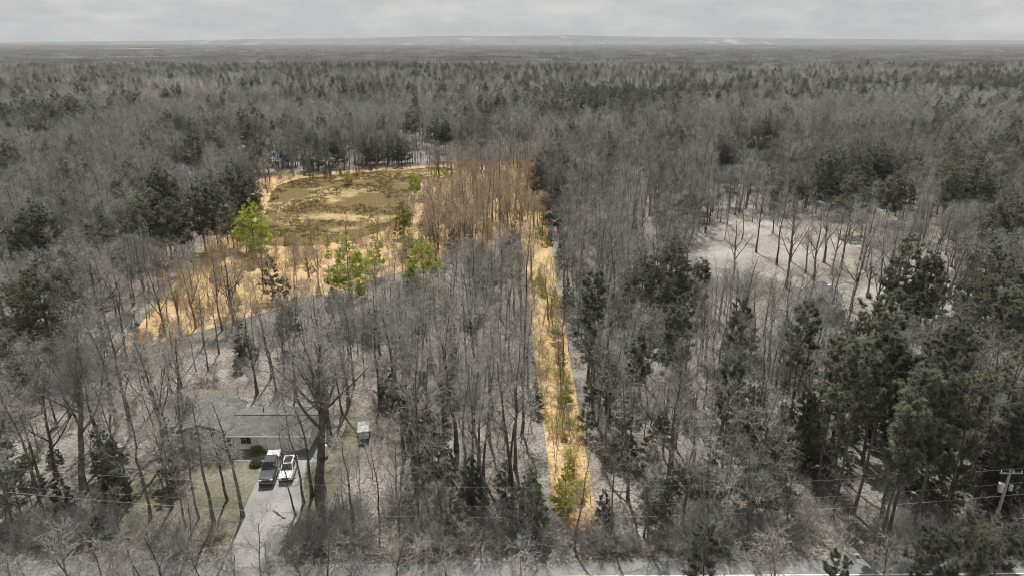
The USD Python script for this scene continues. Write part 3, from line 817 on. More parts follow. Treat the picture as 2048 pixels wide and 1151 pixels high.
def room(X, Y, h, half=2.4):
    """The height a tree of height h can keep at X, Y."""
    px, py, dep = (float(q) for q in seen(np.array([X, Y, 0.0])))
    tx, ty, td = (float(q) for q in seen(np.array([X, Y, h])))
    w = half * FPX / dep
    lim = ty
    for x0, y0, x1, y1, d in OPEN:
        if dep < d - 1 and max(px, tx) + w > x0 and min(px, tx) - w < x1 and py > y0:
            lim = max(lim, min(y1, py))
    if 235 < tx < 1045:
        yl = 712 - (tx - 228) * 238 / 812
        if py > yl:
            lim = max(lim, yl - 14 - max(0.0, (95 if tx < 560 else 50) - (py - yl)))
    return h if lim <= ty else max(0.0, z_of(lim, Y))


# the near and middle woods
STRIP_SIDE = prep(poly([(1115, 1068), (1199, 1064), (1090, 430), (1040, 474)]).buffer(1.3))
x, y, r = scatter(53.5, 330, 3.8, 21)
m = free(x, y) & away(x, y, 2.2)
dens = 0.40 + 0.9 * meshkit.fbm(np.c_[x / 16, y / 16, x * 0], 3, 9)
m &= r.uniform(0, 1, x.shape) < dens
for X, Y in zip(x[m], y[m]):
    inside = PP.contains(Point(X, Y))
    px, py, _ = seen(np.array([X, Y, 0.0]))
    if not inside and STRIP_SIDE.contains(Point(X, Y)):
        continue
    cs = float(conifer_share(np.array([px]), np.array([py]))[0])
    if inside:
        if Y < 170 and X > -2:                       # the strip
            if r.uniform() < 0.25:
                add("bare", int(r.choice([2, 7, 0])), X, Y, r.uniform(0.6, 0.85))
            continue
        if px < 860 and r.uniform() < (0.62 if py < 640 else 0.4):
            continue
        f_ = int(r.choice([7, 2, 5, 4, 7]))
        hs = r.uniform(0.5, 0.72) if px < 860 else r.uniform(0.62, 0.85)
        hs = room(X, Y, hs * BH[f_]) / BH[f_]
        if hs > 0.28:
            add("bare", f_, X, Y, hs)
        continue
    if r.uniform() < cs:
        if py > 700 and px < 1150:
            continue
        if py > 700:
            f_ = int(r.integers(0, 3)); add("red", f_, X, Y, r.uniform(0.75, 1.0))
        else:
            f_ = int(r.integers(0, 4)); hs = r.uniform(0.6, 1.0); hs2 = room(X, Y, hs * PH[f_], 3.0) / PH[f_]
            if hs2 > hs * 0.55:
                add("pine", f_, X, Y, hs2, palette="dark" if r.uniform() < 0.6 else "grey")
        continue
    f_ = int(r.choice([0, 1, 2, 3, 4, 5, 6, 7], p=[.2, .2, .18, .1, .08, .06, .08, .10]))
    hs = r.uniform(0.72, 1.04) * (0.78 + 0.42 * float(meshkit.fbm(np.array([X / 30, Y / 30, 0.0]), 2, 19)))
    if Y < 58:
        hs *= 0.7
    hs2 = room(X, Y, hs * BH[f_]) / BH[f_]
    if hs2 < 0.36:
        continue
    cx, cy = X * CAMH / (CAMH - 0.7 * hs2 * BH[f_]), Y * CAMH / (CAMH - 0.7 * hs2 * BH[f_])
    c2 = CAMH / (CAMH - 0.45 * hs2 * BH[f_])
    if px < 1040 and (PP.contains(Point(cx, cy)) or PP.contains(Point(X * c2, Y * c2))) and r.uniform() < (0.95 if px < 420 else 0.6):
        continue
    add("bare", f_, X, Y, hs2)
# bare trees dotted over the sandy clearing
for k in range(60):
    X, Y = r.uniform(SAND.bounds[0], SAND.bounds[2]), r.uniform(SAND.bounds[1], SAND.bounds[3])
    if in_poly(SAND.buffer(-0.5), np.array([X]), np.array([Y]))[0] and away(np.array([X]), np.array([Y]), 3.0)[0] and r.uniform() < 0.75:
        f_ = int(r.choice([0, 2, 4, 5, 7])); add("bare", f_, X, Y, r.uniform(0.55, 0.95))
# young evergreens, saplings and shrubs under the trees
x, y, r = scatter(52.8, 210, 2.7, 33)
m = free(x, y) & away(x, y, 0.8)
x, y = x[m], y[m]
UNDER = [(1470, 930, 140, 130, .95), (1290, 970, 90, 130, .85), (980, 1000, 130, 60, .5), (1135, 860, 60, 240, .75), (880, 880, 140, 130, .42), (1640, 880, 220, 150, .65), (1960, 940, 130, 130, .8), (700, 930, 60, 70, .2), (300, 960, 100, 70, .25), (820, 640, 160, 70, .15), (1250, 720, 130, 130, .45), (240, 1040, 200, 50, .1), (1420, 800, 150, 100, .35)]
for X, Y in zip(x, y):
    px, py, _ = seen(np.array([X, Y, 0.0]))
    ev = max([0.02] + [a * math.exp(-(((px - cx) / wx) ** 2 + ((py - cy) / wy) ** 2)) for cx, cy, wx, wy, a in UNDER])
    q = r.uniform()
    strip = PP.contains(Point(X, Y)) and X > -2 and Y < 200
    if not strip and room(X, Y, 2.2, 1.2) < 2.0:
        continue
    if strip:
        if q < 0.10:
            add("young", int(r.integers(0, 3)), X, Y, r.uniform(0.4, 0.75))
        elif q < 0.42:
            add("sapling", int(r.integers(0, 3)), X, Y, r.uniform(0.6, 1.0), palette="spring" if r.uniform() < 0.6 else "warm")
        elif q < 0.68:
            add("shrub", int(r.integers(0, 4)), X, Y, r.uniform(0.6, 1.0), palette="spring" if r.uniform() < 0.6 else "warm")
        continue
    if q < ev * 0.75:
        add("young", int(r.integers(0, 3)), X, Y, r.uniform(0.5, 1.25), palette=None if (strip or r.uniform() < 0.7) else "dark")
    elif q < ev * 0.75 + 0.22:
        add("sapling", int(r.integers(0, 3)), X, Y, r.uniform(0.7, 1.1))
    elif q < ev * 0.75 + (0.55 if Y < 62 else 0.44):
        add("shrub", int(r.integers(0, 4)), X, Y, r.uniform(0.7, 1.15))
for (a_, b_) in ((372, 912), (384, 924), (398, 908), (405, 926), (418, 914), (430, 926), (446, 922), (456, 912), (362, 930), (350, 918)):
    xy = at(a_, b_); add("shrub", 1 + int(r.integers(0, 2)), xy[0], xy[1], 0.75)
# the brushy verge along the road
for k in range(300):
    X, Y = r.uniform(-58, 62), 53.4 + abs(r.normal(0, 2.6))
    if free(np.array([X]), np.array([Y]))[0]:
        add("shrub", int(r.integers(0, 4)), X, Y, r.uniform(0.7, 1.2))
# budding brush in the strip
SB = poly([(1115, 1066), (1197, 1062), (1110, 560), (1052, 560)])
x, y, r = scatter(55, 160, 1.5, 35)
m = in_poly(SB.buffer(-0.3), x, y); x, y = x[m], y[m]
lush = 0.25 + 1.0 * np.clip(meshkit.fbm(np.c_[x / 5, y / 9, x * 0], 2, 63) - 0.40, 0, 0.5) * 2
for X, Y, a_ in zip(x, y, lush):
    q = r.uniform()
    if q < a_ * 0.5:
        add("shrub", int(r.integers(0, 3)), X, Y, r.uniform(0.55, 0.95), palette="spring" if r.uniform() < 0.75 else "warm")
    elif q < a_ * 0.8:
        add("sapling", int(r.integers(0, 3)), X, Y, r.uniform(0.45, 0.9), palette="spring" if r.uniform() < 0.7 else "warm")
    elif q < a_ * 0.88:
        add("young", int(r.integers(0, 3)), X, Y, r.uniform(0.3, 0.6))
# scrub round the bog and on the golden slope
x, y, r = scatter(95, 300, 3.2, 44)
m = in_poly(PARCEL, x, y) & ~in_poly(BOG.buffer(-1), x, y) & ((x < 0) | (y > 190))
for X, Y in zip(x[m], y[m]):
    q = r.uniform()
    if q < 0.40:
        add("shrub", int(r.integers(0, 3)), X, Y, r.uniform(0.6, 1.0))
    elif q < 0.50:
        add("sapling", int(r.integers(0, 3)), X, Y, r.uniform(0.5, 0.8))
    elif q < 0.65:
        add("young", int(r.integers(0, 3)), X, Y, r.uniform(0.3, 0.6))

# ------------------------------------------------------------------ palettes, regions and labels
def foot_of_sight(x, y, z):
    """Where the sight line through the point meets the ground."""
    t = CAMH / (CAMH - z)
    return x * t, y * t


def full_height(t):
    sp, f_ = t["sp"], t["form"]
    h0 = {"giant0": 17.5, "giant1": 18.5, "giant": 20.0}.get(f_) if isinstance(f_, str) else {"bare": BH, "pine": PH, "red": RH, "spruce": SH, "young": YH, "sapling": SAPH, "shrub": SHRH}[sp][f_]
    return h0 * t["s"]


def region(t):
    X, Y = t["x"], t["y"]
    px, py, _ = seen(np.array([X, Y, 0.0]))
    if PP.contains(Point(X, Y)):
        if X > -2 and Y < 190:
            return ("on the golden strip's near end" if Y < 75 else "on the middle of the golden strip" if Y < 115 else "on the far part of the golden strip")
        if px < 560:
            return "on the golden parcel's left corner"
        if px < 800:
            return "on the golden slope below the bog"
        return "in the golden wooded half of the parcel right of the bog"
    if Y < 47:
        return "on the near side of the road"
    if Y < 57.5:
        return "on the brushy road verge " + ("left of the driveway" if px < 450 else "between driveway and golden strip" if px < 1115 else "right of the golden strip" if px < 1600 else "at lower right")
    if px < 360 and py > 700:
        return "in the woods left of the house"
    if px < 640 and py > 860:
        return "around the front lawn"
    if px < 700 and py > 640:
        return "in the woods right behind the house"
    if px < 1115 and py > 780:
        return "between the driveway and the golden strip"
    if px < 1080 and py > 470 and px > 300:
        return "in the woods just below the golden parcel"
    if px < 560 and py <= 720:
        return "in the woods left of the golden parcel"
    if px < 1080:
        return "in the woods behind the bog"
    if py > 850:
        return "among the pines at lower right" if px > 1560 else "in the thicket right of the golden strip"
    if py > 600:
        return "in the woods between golden strip and clearing" if px < 1560 else "in the woods in front of the sandy clearing"
    if py > 430:
        if in_poly(SAND, np.array([X]), np.array([Y]))[0]:
            return "standing on the sandy clearing"
        return "left of the sandy clearing" if px < 1500 else "at the sandy clearing's right end"
    return "in the woods beyond the golden parcel's right side" if px < 1430 else "in the woods behind the sandy clearing"


for t in TREES:
    h = full_height(t)
    t["h"] = h
    cx, cy = foot_of_sight(t["x"], t["y"], h * (0.7 if t["sp"] in ("bare", "pine", "red", "sapling") else 0.5))
    crown_in, foot_in = PP.contains(Point(cx, cy)), PP.contains(Point(t["x"], t["y"]))
    sp = t["sp"]
    if sp in ("bare",):
        t["pal"] = "mixed" if (crown_in and not foot_in) else "warm" if crown_in else "grey"
        if isinstance(t["form"], str):
            t["pal"] = "giant"
    elif sp in ("sapling", "shrub"):
        t["pal"] = t["pal"] or ("warm" if (crown_in or foot_in) else "grey")
    elif sp == "pine":
        if isinstance(t["form"], str): t["pal"] = "giant"
        elif not t["label"]: t["pal"] = "bright" if crown_in and foot_in else (t["pal"] or "grey")
    elif sp == "red":
        t["pal"] = "grey" if int(t["x"] * 7) % 5 < 3 else "dark"
    elif sp == "spruce":
        t["pal"] = "dark"
    elif sp == "young":
        if foot_in and crown_in and t["pal"] != "dark": t["pal"] = "bright"
        t["pal"] = t["pal"] or "grey"
    f_ = t["form"]
    t["key"] = {"giant0": "bare_giant_0", "giant1": "bare_giant_1", "giant": "pine_giant_0"}.get(f_) if isinstance(f_, str) else f"{sp}_{t['pal']}_{f_}"
    px, py, dep = seen(np.array([t["x"], t["y"], h * 0.6]))
    px2, py2, _ = seen(np.array([t["x"], t["y"], h]))
    t["inview"] = (-40 < px < 2090) and py2 < 1150 and dep > 0
    t["size"] = h * FPX / dep if t["inview"] else -1

TNAME = {"bare": "bare_tree", "pine": "white_pine", "red": "red_pine", "spruce": "spruce_tree", "young": "young_evergreen", "sapling": "bare_sapling", "shrub": "bare_shrub"}
TCAT = {"bare": "bare tree", "pine": "pine tree", "red": "pine tree", "spruce": "spruce tree", "young": "young evergreen", "sapling": "sapling", "shrub": "shrub"}
LIMIT = {"bare": 300, "pine": 260, "red": 60, "spruce": 40, "young": 300, "sapling": 260, "shrub": 300}


MARKS = [(at(534, 940), "the dark pickup"), (at(573, 938), "the white car"), (at(728, 870), "the white box trailer"), (at(640, 985), "the big spreading tree"), (at(168, 985), "the big tree left of the lawn"), (at(1984, 1062), "the utility pole"),
         (at(1634, 640), "the half-hidden cabin"), (at(541, 1135), "the wheeled bin"), (at(1664, 1036), "the longest bare pine trunk"), (by_top(62, 520, 17), "the huge spreading pine"), (by_top(690, 474, 15.5), "the tall vivid pine"), (by_top(842, 468, 13.5), "the broad vivid pine"),
         (by_top(1832, 462, 16.5), "the lone white pine"), (by_top(1352, 470, 15), "the big dark pine by the clearing"), (by_top(1078, 968, 6), "the blue-grey spruce"), (by_top(535, 508, 9), "the small dark pine"), (by_top(806, 396, 10), "the narrow pine by the bog"), (at(1480, 690), "the full-crowned tree")]


def near_mark(t):
    best = min(MARKS, key=lambda m: math.hypot(m[0][0] - t["x"], m[0][1] - t["y"]))
    dx, dy = t["x"] - best[0][0], t["y"] - best[0][1]
    if math.hypot(dx, dy) > (7 if t["sp"] in ("shrub", "young", "sapling") else 11):
        return None
    return ("right of " if dx > 0 else "left of ") + best[1] if abs(dx) > abs(dy) else ("behind " if dy > 0 else "in front of ") + best[1]


def auto_label(t):
    sp, reg = t["sp"], near_mark(t) or region(t)
    warm = t["pal"] in ("warm", "mixed", "bright", "spring")
    if sp == "bare":
        big = "tall" if t["h"] > 14.5 else "medium" if t["h"] > 11.5 else "short"
        form = BFORM[t["form"]]
        form = form.replace("tall ", "") if big != "tall" or form.startswith("tall") else form
        return f"{big} {form} bare {'tan' if warm else 'grey'} tree {reg}"
    if sp == "sapling":
        return f"{'short' if t['h'] < 6 else 'tall'} thin {'yellow-green budding' if t['pal'] == 'spring' else 'tan bare' if warm else 'grey bare'} sapling {reg}"
    if sp == "shrub":
        return f"{'low' if t['h'] < 2.3 else 'tall'} {'yellow-green budding' if t['pal'] == 'spring' else 'tan leafless' if warm else 'grey leafless'} shrub {reg}"
    if sp == "young":
        return f"{'small' if t['h'] < 4.2 else 'large'} {dict(bright='yellow-green', dark='dark green', grey='grey-green')[t['pal']]} young evergreen {reg}"
    return f"{'tall' if t['h'] > 14.5 else 'short'} {'dark' if t['pal'] == 'dark' else 'grey-green'} {'red pine' if sp == 'red' else 'pine'} {reg}"


REST = {}
for sp in TNAME:
    idx = [i for i, t in enumerate(TREES) if t["sp"] == sp]
    idx.sort(key=lambda i: -(TREES[i]["size"] + (1e4 if TREES[i]["label"] else 0)))
    for rank, i in enumerate(idx):
        t = TREES[i]
        if rank < LIMIT[sp] and t["inview"]:
            lab = t["label"]
            grp = None
            if not lab:
                lab = auto_label(t)
                if len(lab.replace("-", " ").split()) > 16:
                    lab = lab.replace(" thin ", " ").replace(" young ", " ").replace(" straight", "")
                grp = TCAT[sp] + "s " + (near_mark(t) or region(t))
            x_ = thing(TNAME[sp], lab, TCAT[sp], (t["x"], t["y"], 0.0), t["rot"], grp, scale=(t["s"] * t["wide"], t["s"] * t["wide"], t["s"]) if sp in ("bare", "sapling") else (t["s"],) * 3)
            x_.GetPrim().GetReferences().AddInternalReference(KIND[t["key"]])
            x_.GetPrim().SetInstanceable(True)
        else:
            REST.setdefault(sp, []).append(t)


def instancer(name, protos, pid, pos, rot, scl, label, cat):
    """protos: list of lists of (mesh name, mesh or class path, material)."""
    pi = UsdGeom.PointInstancer.Define(stage, "/World/" + numbered(name))
    base = str(pi.GetPath())
    paths = []
    for k, pr in enumerate(protos):
        if isinstance(pr, Sdf.Path):
            q = UsdGeom.Xform.Define(stage, f"{base}/kind_{k:03d}")
            q.GetPrim().GetReferences().AddInternalReference(pr)
        else:
            q = UsdGeom.Xform.Define(stage, f"{base}/kind_{k:03d}")
            for nm, mesh, mat in pr:
                part(nm, mesh, mat, q)
        paths.append(q.GetPath())
    pi.CreatePrototypesRel().SetTargets(paths)
    pi.CreateProtoIndicesAttr(Vt.IntArray.FromNumpy(np.asarray(pid, np.int32)))
    pi.CreatePositionsAttr(Vt.Vec3fArray.FromNumpy(np.asarray(pos, np.float32)))
    rot = np.asarray(rot) / 2
    pi.CreateOrientationsAttr(Vt.QuathArray([Gf.Quath(float(np.cos(a)), 0, 0, float(np.sin(a))) for a in rot]))
    s = np.asarray(scl, np.float32)
    pi.CreateScalesAttr(Vt.Vec3fArray.FromNumpy(np.repeat(s[:, None], 3, 1) if s.ndim == 1 else s))
    setcd(pi.GetPrim(), label, cat, kind="stuff")
    return pi


RN = {"bare": ("bare_woods", "smaller bare trees of the woods standing further back", "woods"), "pine": ("pine_woods", "further pines scattered through the bare woods", "woods"),
      "red": ("pine_woods", "further dark pines", "woods"), "young": ("evergreen_undergrowth", "small evergreens growing under the bare trees", "undergrowth"),
      "sapling": ("sapling_undergrowth", "thin saplings filling the ground between the trees", "undergrowth"), "shrub": ("brush", "low leafless brush on the forest floor", "undergrowth"), "spruce": ("pine_woods", "further spruces", "woods")}
for sp, ts in REST.items():
    keys = sorted({t["key"] for t in ts})
    instancer(RN[sp][0], [KIND[k] for k in keys], [keys.index(t["key"]) for t in ts], [(t["x"], t["y"], 0) for t in ts], [t["rot"] for t in ts], [(t["s"] * t["wide"], t["s"] * t["wide"], t["s"]) if sp in ("bare", "sapling") else (t["s"],) * 3 for t in ts], RN[sp][1], RN[sp][2])

# ------------------------------------------------------------------ the far forest, as stuff
def far_bare(seed, h=15):
    rng_ = np.random.default_rng(seed)
    tp, tr = trunk_line(rng_, h, 0.17)
    lp, lr = grow(rng_, tp, tr, 12, 0.4, 0.98, (2.4, 4.0), (26, 52), 4, up=0.15, ratio=0.5)
    bp, br = grow(rng_, lp, lr, 6, 0.15, 1.0, (1.2, 2.4), (25, 60), 3, up=0.1, jit=0.16)
    t2, _ = grow(rng_, bp, br, 3, 0.2, 1.0, (0.6, 1.2), (25, 60), 2, up=0.08)
    return merge(tubes(tp, tr, 4), tubes(lp, np.maximum(lr, 0.03), 3), strips(bp, np.tile([[0.10, 0.09, 0.06]], (len(bp), 1)), rng_), strips(t2, np.tile([[0.075, 0.05]], (len(t2), 1)), rng_))


FARB = [far_bare(700 + i, h) for i, h in enumerate((14, 15, 16, 15, 13))]
FARC = []
FN = dict(nb=6, ntuft=3, nn=5, ln=0.75, wd=0.26)
for i, (kw) in enumerate([{**PINE[0], **FN}, {**PINE[1], **FN}, {**RED[2], **FN}, dict(SPR[0], nb=4, ntuft=3, nn=4, ln=0.55, wd=0.22, whorls=16)]):
    FARC.append(merge(*conifer(720 + i, **kw)))
PR = [[("tree", MID[i], "twig")] for i in range(5)] + [[("tree", FARB[i], "far_crown")] for i in range(5)]
PRC = [[("tree", FARC[i], "needles_dark")] for i in range(4)]
x1, y1, r = scatter(330, 560, 5.0, 51); x2, y2, r2 = scatter(560, 1300, 7.0, 52, half=0.82)
x, y = np.r_[x1, x2], np.r_[y1, y2]
m = free(x, y); x, y = x[m], y[m]
px, py, _ = seen(np.c_[x, y, x * 0])
patch = meshkit.fbm(np.c_[x / 90, y / 90, x * 0], 3, 31)
share = conifer_share(px, py) * 0.72 + np.clip((patch - 0.60) * 2.2, 0, 0.5)
isc = r.uniform(0, 1, x.shape) < share
keep = r.uniform(0, 1, x.shape) < 0.55 + 0.6 * meshkit.fbm(np.c_[x / 40, y / 40, x * 0], 2, 77)
b = keep & ~isc; c = keep & isc
near = y[b] < 430
pid = np.where(near, r.integers(0, 5, b.sum()), 5 + r.integers(0, 5, b.sum()))
hs_ = r.uniform(0.72, 1.05, b.sum()) * (0.72 + 0.5 * meshkit.fbm(np.c_[x[b] / 60, y[b] / 60, x[b] * 0], 2, 20)); wd_ = hs_ * r.uniform(0.85, 1.45, b.sum())
HS = np.c_[wd_, wd_, hs_]
instancer("distant_hardwoods", PR, pid, np.c_[x[b], y[b], hgt(x[b], y[b])], r.uniform(0, 6.28, b.sum()), HS, "bare grey forest stretching away beyond the bog", "forest")
PRC = [[("tree", FARC[i % 4], "needles_dark" if i < 2 else "needles")] for i in range(6)]
instancer("distant_pines", PRC, r.integers(0, 6, c.sum()), np.c_[x[c], y[c], hgt(x[c], y[c])], r.uniform(0, 6.28, c.sum()), r.uniform(0.6, 1.05, c.sum()), "dark pines scattered through the distant bare forest", "forest")
# further still: clumps of small trees


def far_simple(rng_, n, size, pine):
    out = []
    for _ in range(n):
        ox = rng_.uniform(-size / 2, size / 2, 2)
        if pine:
            h = rng_.uniform(11, 18)
            p = np.zeros((26, 3)); q = rng_.uniform(0.15, 1, 26); a = rng_.uniform(0, 6.28, 26)
            rr = 3.0 * np.clip(1 - q, 0, 1) ** 0.8 * rng_.uniform(0.3, 1, 26)
            p[:, 0], p[:, 1], p[:, 2] = ox[0] + rr * np.cos(a), ox[1] + rr * np.sin(a), q * h
            out.append(needles(rng_, p, np.c_[np.cos(a), np.sin(a), a * 0], 2, 1.9, 0.9, 0.5))
        else:
            h = rng_.uniform(11, 16)
            n2 = 22
            p = np.zeros((n2, 3)); q = rng_.uniform(0.45, 0.85, n2); a = rng_.uniform(0, 6.28, n2); rr = rng_.uniform(0.1, 2.4, n2)
            p[:, 0], p[:, 1], p[:, 2] = ox[0] + rr * np.cos(a), ox[1] + rr * np.sin(a), q * h
            out.append(needles(rng_, p, np.c_[0.4 * np.cos(a), 0.4 * np.sin(a), a * 0 + 1], 2, 2.6, 0.45, 0.35))
    return merge(*out)


rr = np.random.default_rng(91)
CB = [far_simple(rr, 46, 50, False) for _ in range(4)]
CP = [far_simple(rr, 12, 46, True) for _ in range(3)]
x1, y1, r = scatter(1300, 4000, 44.0, 61, half=0.80); x2, y2, r2 = scatter(4000, 11200, 78.0, 62, half=0.79)
x, y = np.r_[x1, x2], np.r_[y1, y2]
big = np.where(y < 4000, 1.0, 1.5)
keep = (r.uniform(0, 1, x.shape) < 0.97) & ((y < 2200) | (meshkit.fbm(np.c_[x / 700, y / 350, x * 0], 3, 57) < 0.62))
x, y, big = x[keep], y[keep], big[keep]
instancer("horizon_hardwoods", [[("trees", c_, "far_crown")] for c_ in CB], r.integers(0, 4, len(x)), np.c_[x, y, hgt(x, y)], r.uniform(0, 6.28, len(x)), np.c_[big, big, 0.5 + 0.5 * big] * r.uniform(0.85, 1.15, len(x))[:, None], "bare forest fading towards the horizon", "forest")
patch = meshkit.fbm(np.c_[x / 400, y / 400, x * 0], 3, 41)
c = r.uniform(0, 1, len(x)) < np.clip((patch - 0.45) * 2.2, 0.04, 0.6)
instancer("horizon_pines", [[("trees", c_, "needles")] for c_ in CP], r.integers(0, 3, c.sum()), np.c_[x[c], y[c], hgt(x[c], y[c])], r.uniform(0, 6.28, c.sum()), np.c_[big, big, 0.5 + 0.5 * big][c] * r.uniform(0.8, 1.15, c.sum())[:, None], "dark pine patches fading towards the horizon", "forest")

# low heath tufts over the bog
x, y, r = scatter(100, 300, 1.5, 71)
m = in_poly(BOG, x, y) & (meshkit.fbm(np.c_[x / 9, y / 9, x * 0], 3, 12) > 0.46); x, y = x[m], y[m]
rt = np.random.default_rng(72)
tuft = needles(rt, rt.uniform(-0.7, 0.7, (26, 3)) * [1, 1, 0], np.tile([[0, 0, 1.0]], (26, 1)), 3, 0.42, 0.05, 0.5)
tuft2 = needles(rt, rt.uniform(-0.7, 0.7, (22, 3)) * [1, 1, 0], np.tile([[0, 0, 1.0]], (22, 1)), 3, 0.6, 0.05, 0.4)
leafmat("heath", (0.115, 0.08, 0.026), (0.2, 0.148, 0.055), tr=0.45)
instancer("bog_heath", [[("tufts", tuft, "heath")], [("tufts", tuft2, "heath")]], r.integers(0, 2, len(x)), np.c_[x, y, x * 0 + 0.02], r.uniform(0, 6.28, len(x)), r.uniform(0.6, 1.3, len(x)), "low olive-brown heath covering the bog", "heath")

# ------------------------------------------------------------------ the house
def gable(w, d, wall_h, rise, over, thick=0.16):
    """Walls with gables on the y ends (ridge along y), and two roof slabs. Centre at the origin."""
    hw, hd = w / 2, d / 2
    pts = [(-hw, -hd, 0), (hw, -hd, 0), (hw, hd, 0), (-hw, hd, 0), (-hw, -hd, wall_h), (hw, -hd, wall_h), (hw, hd, wall_h), (-hw, hd, wall_h), (0, -hd, wall_h + rise), (0, hd, wall_h + rise)]
    wall = hull(pts)
    k = rise / hw
    roofs = []
    for s in (-1, 1):
        e = hw + over
        q = [(0, -hd - over, wall_h + rise + 0.02), (0, hd + over, wall_h + rise + 0.02), (s * e, hd + over, wall_h - k * over + 0.02), (s * e, -hd - over, wall_h - k * over + 0.02)]
        n = np.array([s * k, 0, 1.0])
        roofs.append(slab(q, n, thick))
    return wall, roofs


def rot90(m):
    v, f = (m.vertices, m.faces) if hasattr(m, "vertices") else m
    v = np.asarray(v); return np.c_[v[:, 1], -v[:, 0], v[:, 2]], np.asarray(f)


def shift(m, d):
    v, f = (m.vertices, m.faces) if hasattr(m, "vertices") else m
    return np.asarray(v) + np.asarray(d, float), np.asarray(f)


gf0 = at(465, 900); gf1 = at(620, 900)
GW = gf1[0] - gf0[0]; GX = (gf0[0] + gf1[0]) / 2; GY = gf0[1]      # garage front wall
GD, EAVE = 6.0, 2.28
house = thing("house", "grey-roofed bungalow with double garage behind the parked cars", "house", (GX, GY, 0))
wall, roofs = gable(GD, GW, EAVE, 0.76, 0.45)
part("wall", shift(rot90(wall), (0, GD / 2, 0)), "siding", house)
for q in roofs:
    part("roof", shift(rot90(q), (0, GD / 2, 0)), "shingle", house)
# left wing: front gable, ridge running back
wf0 = at(367, 905); wf1 = at(440, 905)
WX = (wf0[0] + wf1[0]) / 2 - GX; WW = wf1[0] - wf0[0] + 0.6; WY = GY + 0.6 - GY; WD = 6.4
wall2, roofs2 = gable(WW, WD, 2.55, 0.78, 0.5)
part("wing_wall", shift(wall2, (WX, WY + WD / 2, 0)), "siding", house)
for q in roofs2:
    part("wing_roof", shift(q, (WX, WY + WD / 2, 0)), "shingle", house)
# trim, gutter, door, windows (house coordinates: x right, y back, front wall at y = 0)
k_ = 0.76 / (GD / 2)
ez = EAVE - k_ * 0.45
part("gutter", boxm(0, -0.45 - 0.06, ez + 0.05, GW + 0.9, 0.12, 0.13), "trim", house)


def hx(px, y=897):
    return at(px, y)[0] - GX


dx0, dx1 = hx(538), hx(600)
gd = part("garage_door", boxm((dx0 + dx1) / 2, -0.02, 0.95, dx1 - dx0, 0.06, 1.9), "door_paint", house)
for r_ in range(4):
    for c_ in range(6):
        w_ = (dx1 - dx0) / 6
        usdkit.mesh(stage, f"{gd.GetPath()}/panel_{r_ * 6 + c_:03d}", boxm(dx0 + w_ * (c_ + 0.5), -0.06, 0.25 + r_ * 0.465, w_ - 0.12, 0.03, 0.36), L + "door_paint")
usdkit.mesh(stage, f"{gd.GetPath()}/handle", boxm((dx0 + dx1) / 2, -0.095, 0.25, 0.2, 0.04, 0.04), L + "black_plastic")
part("door_frame", cat_(boxm(dx0 - 0.09, -0.05, 0.97, 0.14, 0.10, 1.94), boxm(dx1 + 0.09, -0.05, 0.97, 0.14, 0.10, 1.94), boxm((dx0 + dx1) / 2, -0.05, 2.01, dx1 - dx0 + 0.34, 0.10, 0.14)), "trim", house)


def window(cx, y, cz, w, h, parent, panes=2):
    fr = part("window", cat_(boxm(cx - w / 2 - 0.04, y - 0.05, cz, 0.08, 0.10, h + 0.16), boxm(cx + w / 2 + 0.04, y - 0.05, cz, 0.08, 0.10, h + 0.16),
                             boxm(cx, y - 0.05, cz + h / 2 + 0.04, w, 0.10, 0.08), boxm(cx, y - 0.06, cz - h / 2 - 0.04, w, 0.12, 0.08)), "trim", parent)
    for i in range(panes):
        pw = w / panes
        usdkit.mesh(stage, f"{fr.GetPath()}/pane" + ("" if i == 0 else f"_{i:03d}"), boxm(cx - w / 2 + pw * (i + 0.5), y - 0.02, cz, pw - 0.05, 0.03, h), L + "glass_dark")
    return fr


window(hx(497), 0.0, 1.45, 1.25, 0.9, house)
window(hx(424, 905), WY, 1.75, 0.75, 1.05, house, 1)
window(hx(385, 905), WY, 1.75, 1.1, 1.05, house, 2)
sd = part("side_door", boxm(hx(527.5), -0.03, 1.03, 0.62, 0.06, 2.05), "door_paint", house)
usdkit.mesh(stage, f"{sd.GetPath()}/handle", boxm(hx(527.5) + 0.22, -0.08, 1.0, 0.05, 0.06, 0.12), L + "steel")
part("porch_lamp", rbox(hx(536.5), -0.1, 1.9, 0.14, 0.16, 0.26, 0.04), "black_plastic", house)
part("ridge_cap", boxm(0, GD / 2, EAVE + 0.76 + 0.20, GW + 0.9, 0.3, 0.05), "shingle", house)
part("vent_pipe", cyl((-2.0, GD / 2 + 1.2, EAVE + 0.4), (-2.0, GD / 2 + 1.2, EAVE + 1.3), 0.06), "black_plastic", house)
part("gable_trim", cat_(*[trimesh.Trimesh(*slab([(WX, WY - 0.52, 2.55 + 0.78 - 0.18), (WX + s * (WW / 2 + 0.5), WY - 0.52, 2.55 - 0.5 * 0.78 / (WW / 2) - 0.18), (WX + s * (WW / 2 + 0.5), WY - 0.52, 2.55 - 0.5 * 0.78 / (WW / 2) + 0.02), (WX, WY - 0.52, 2.55 + 0.78 + 0.02)], (0, -1, 0), 0.04)) for s in (-1, 1)]), "brown_trim", house)
part("foundation", boxm(0, GD / 2, 0.12, GW + 0.06, GD + 0.06, 0.24), "concrete", house)

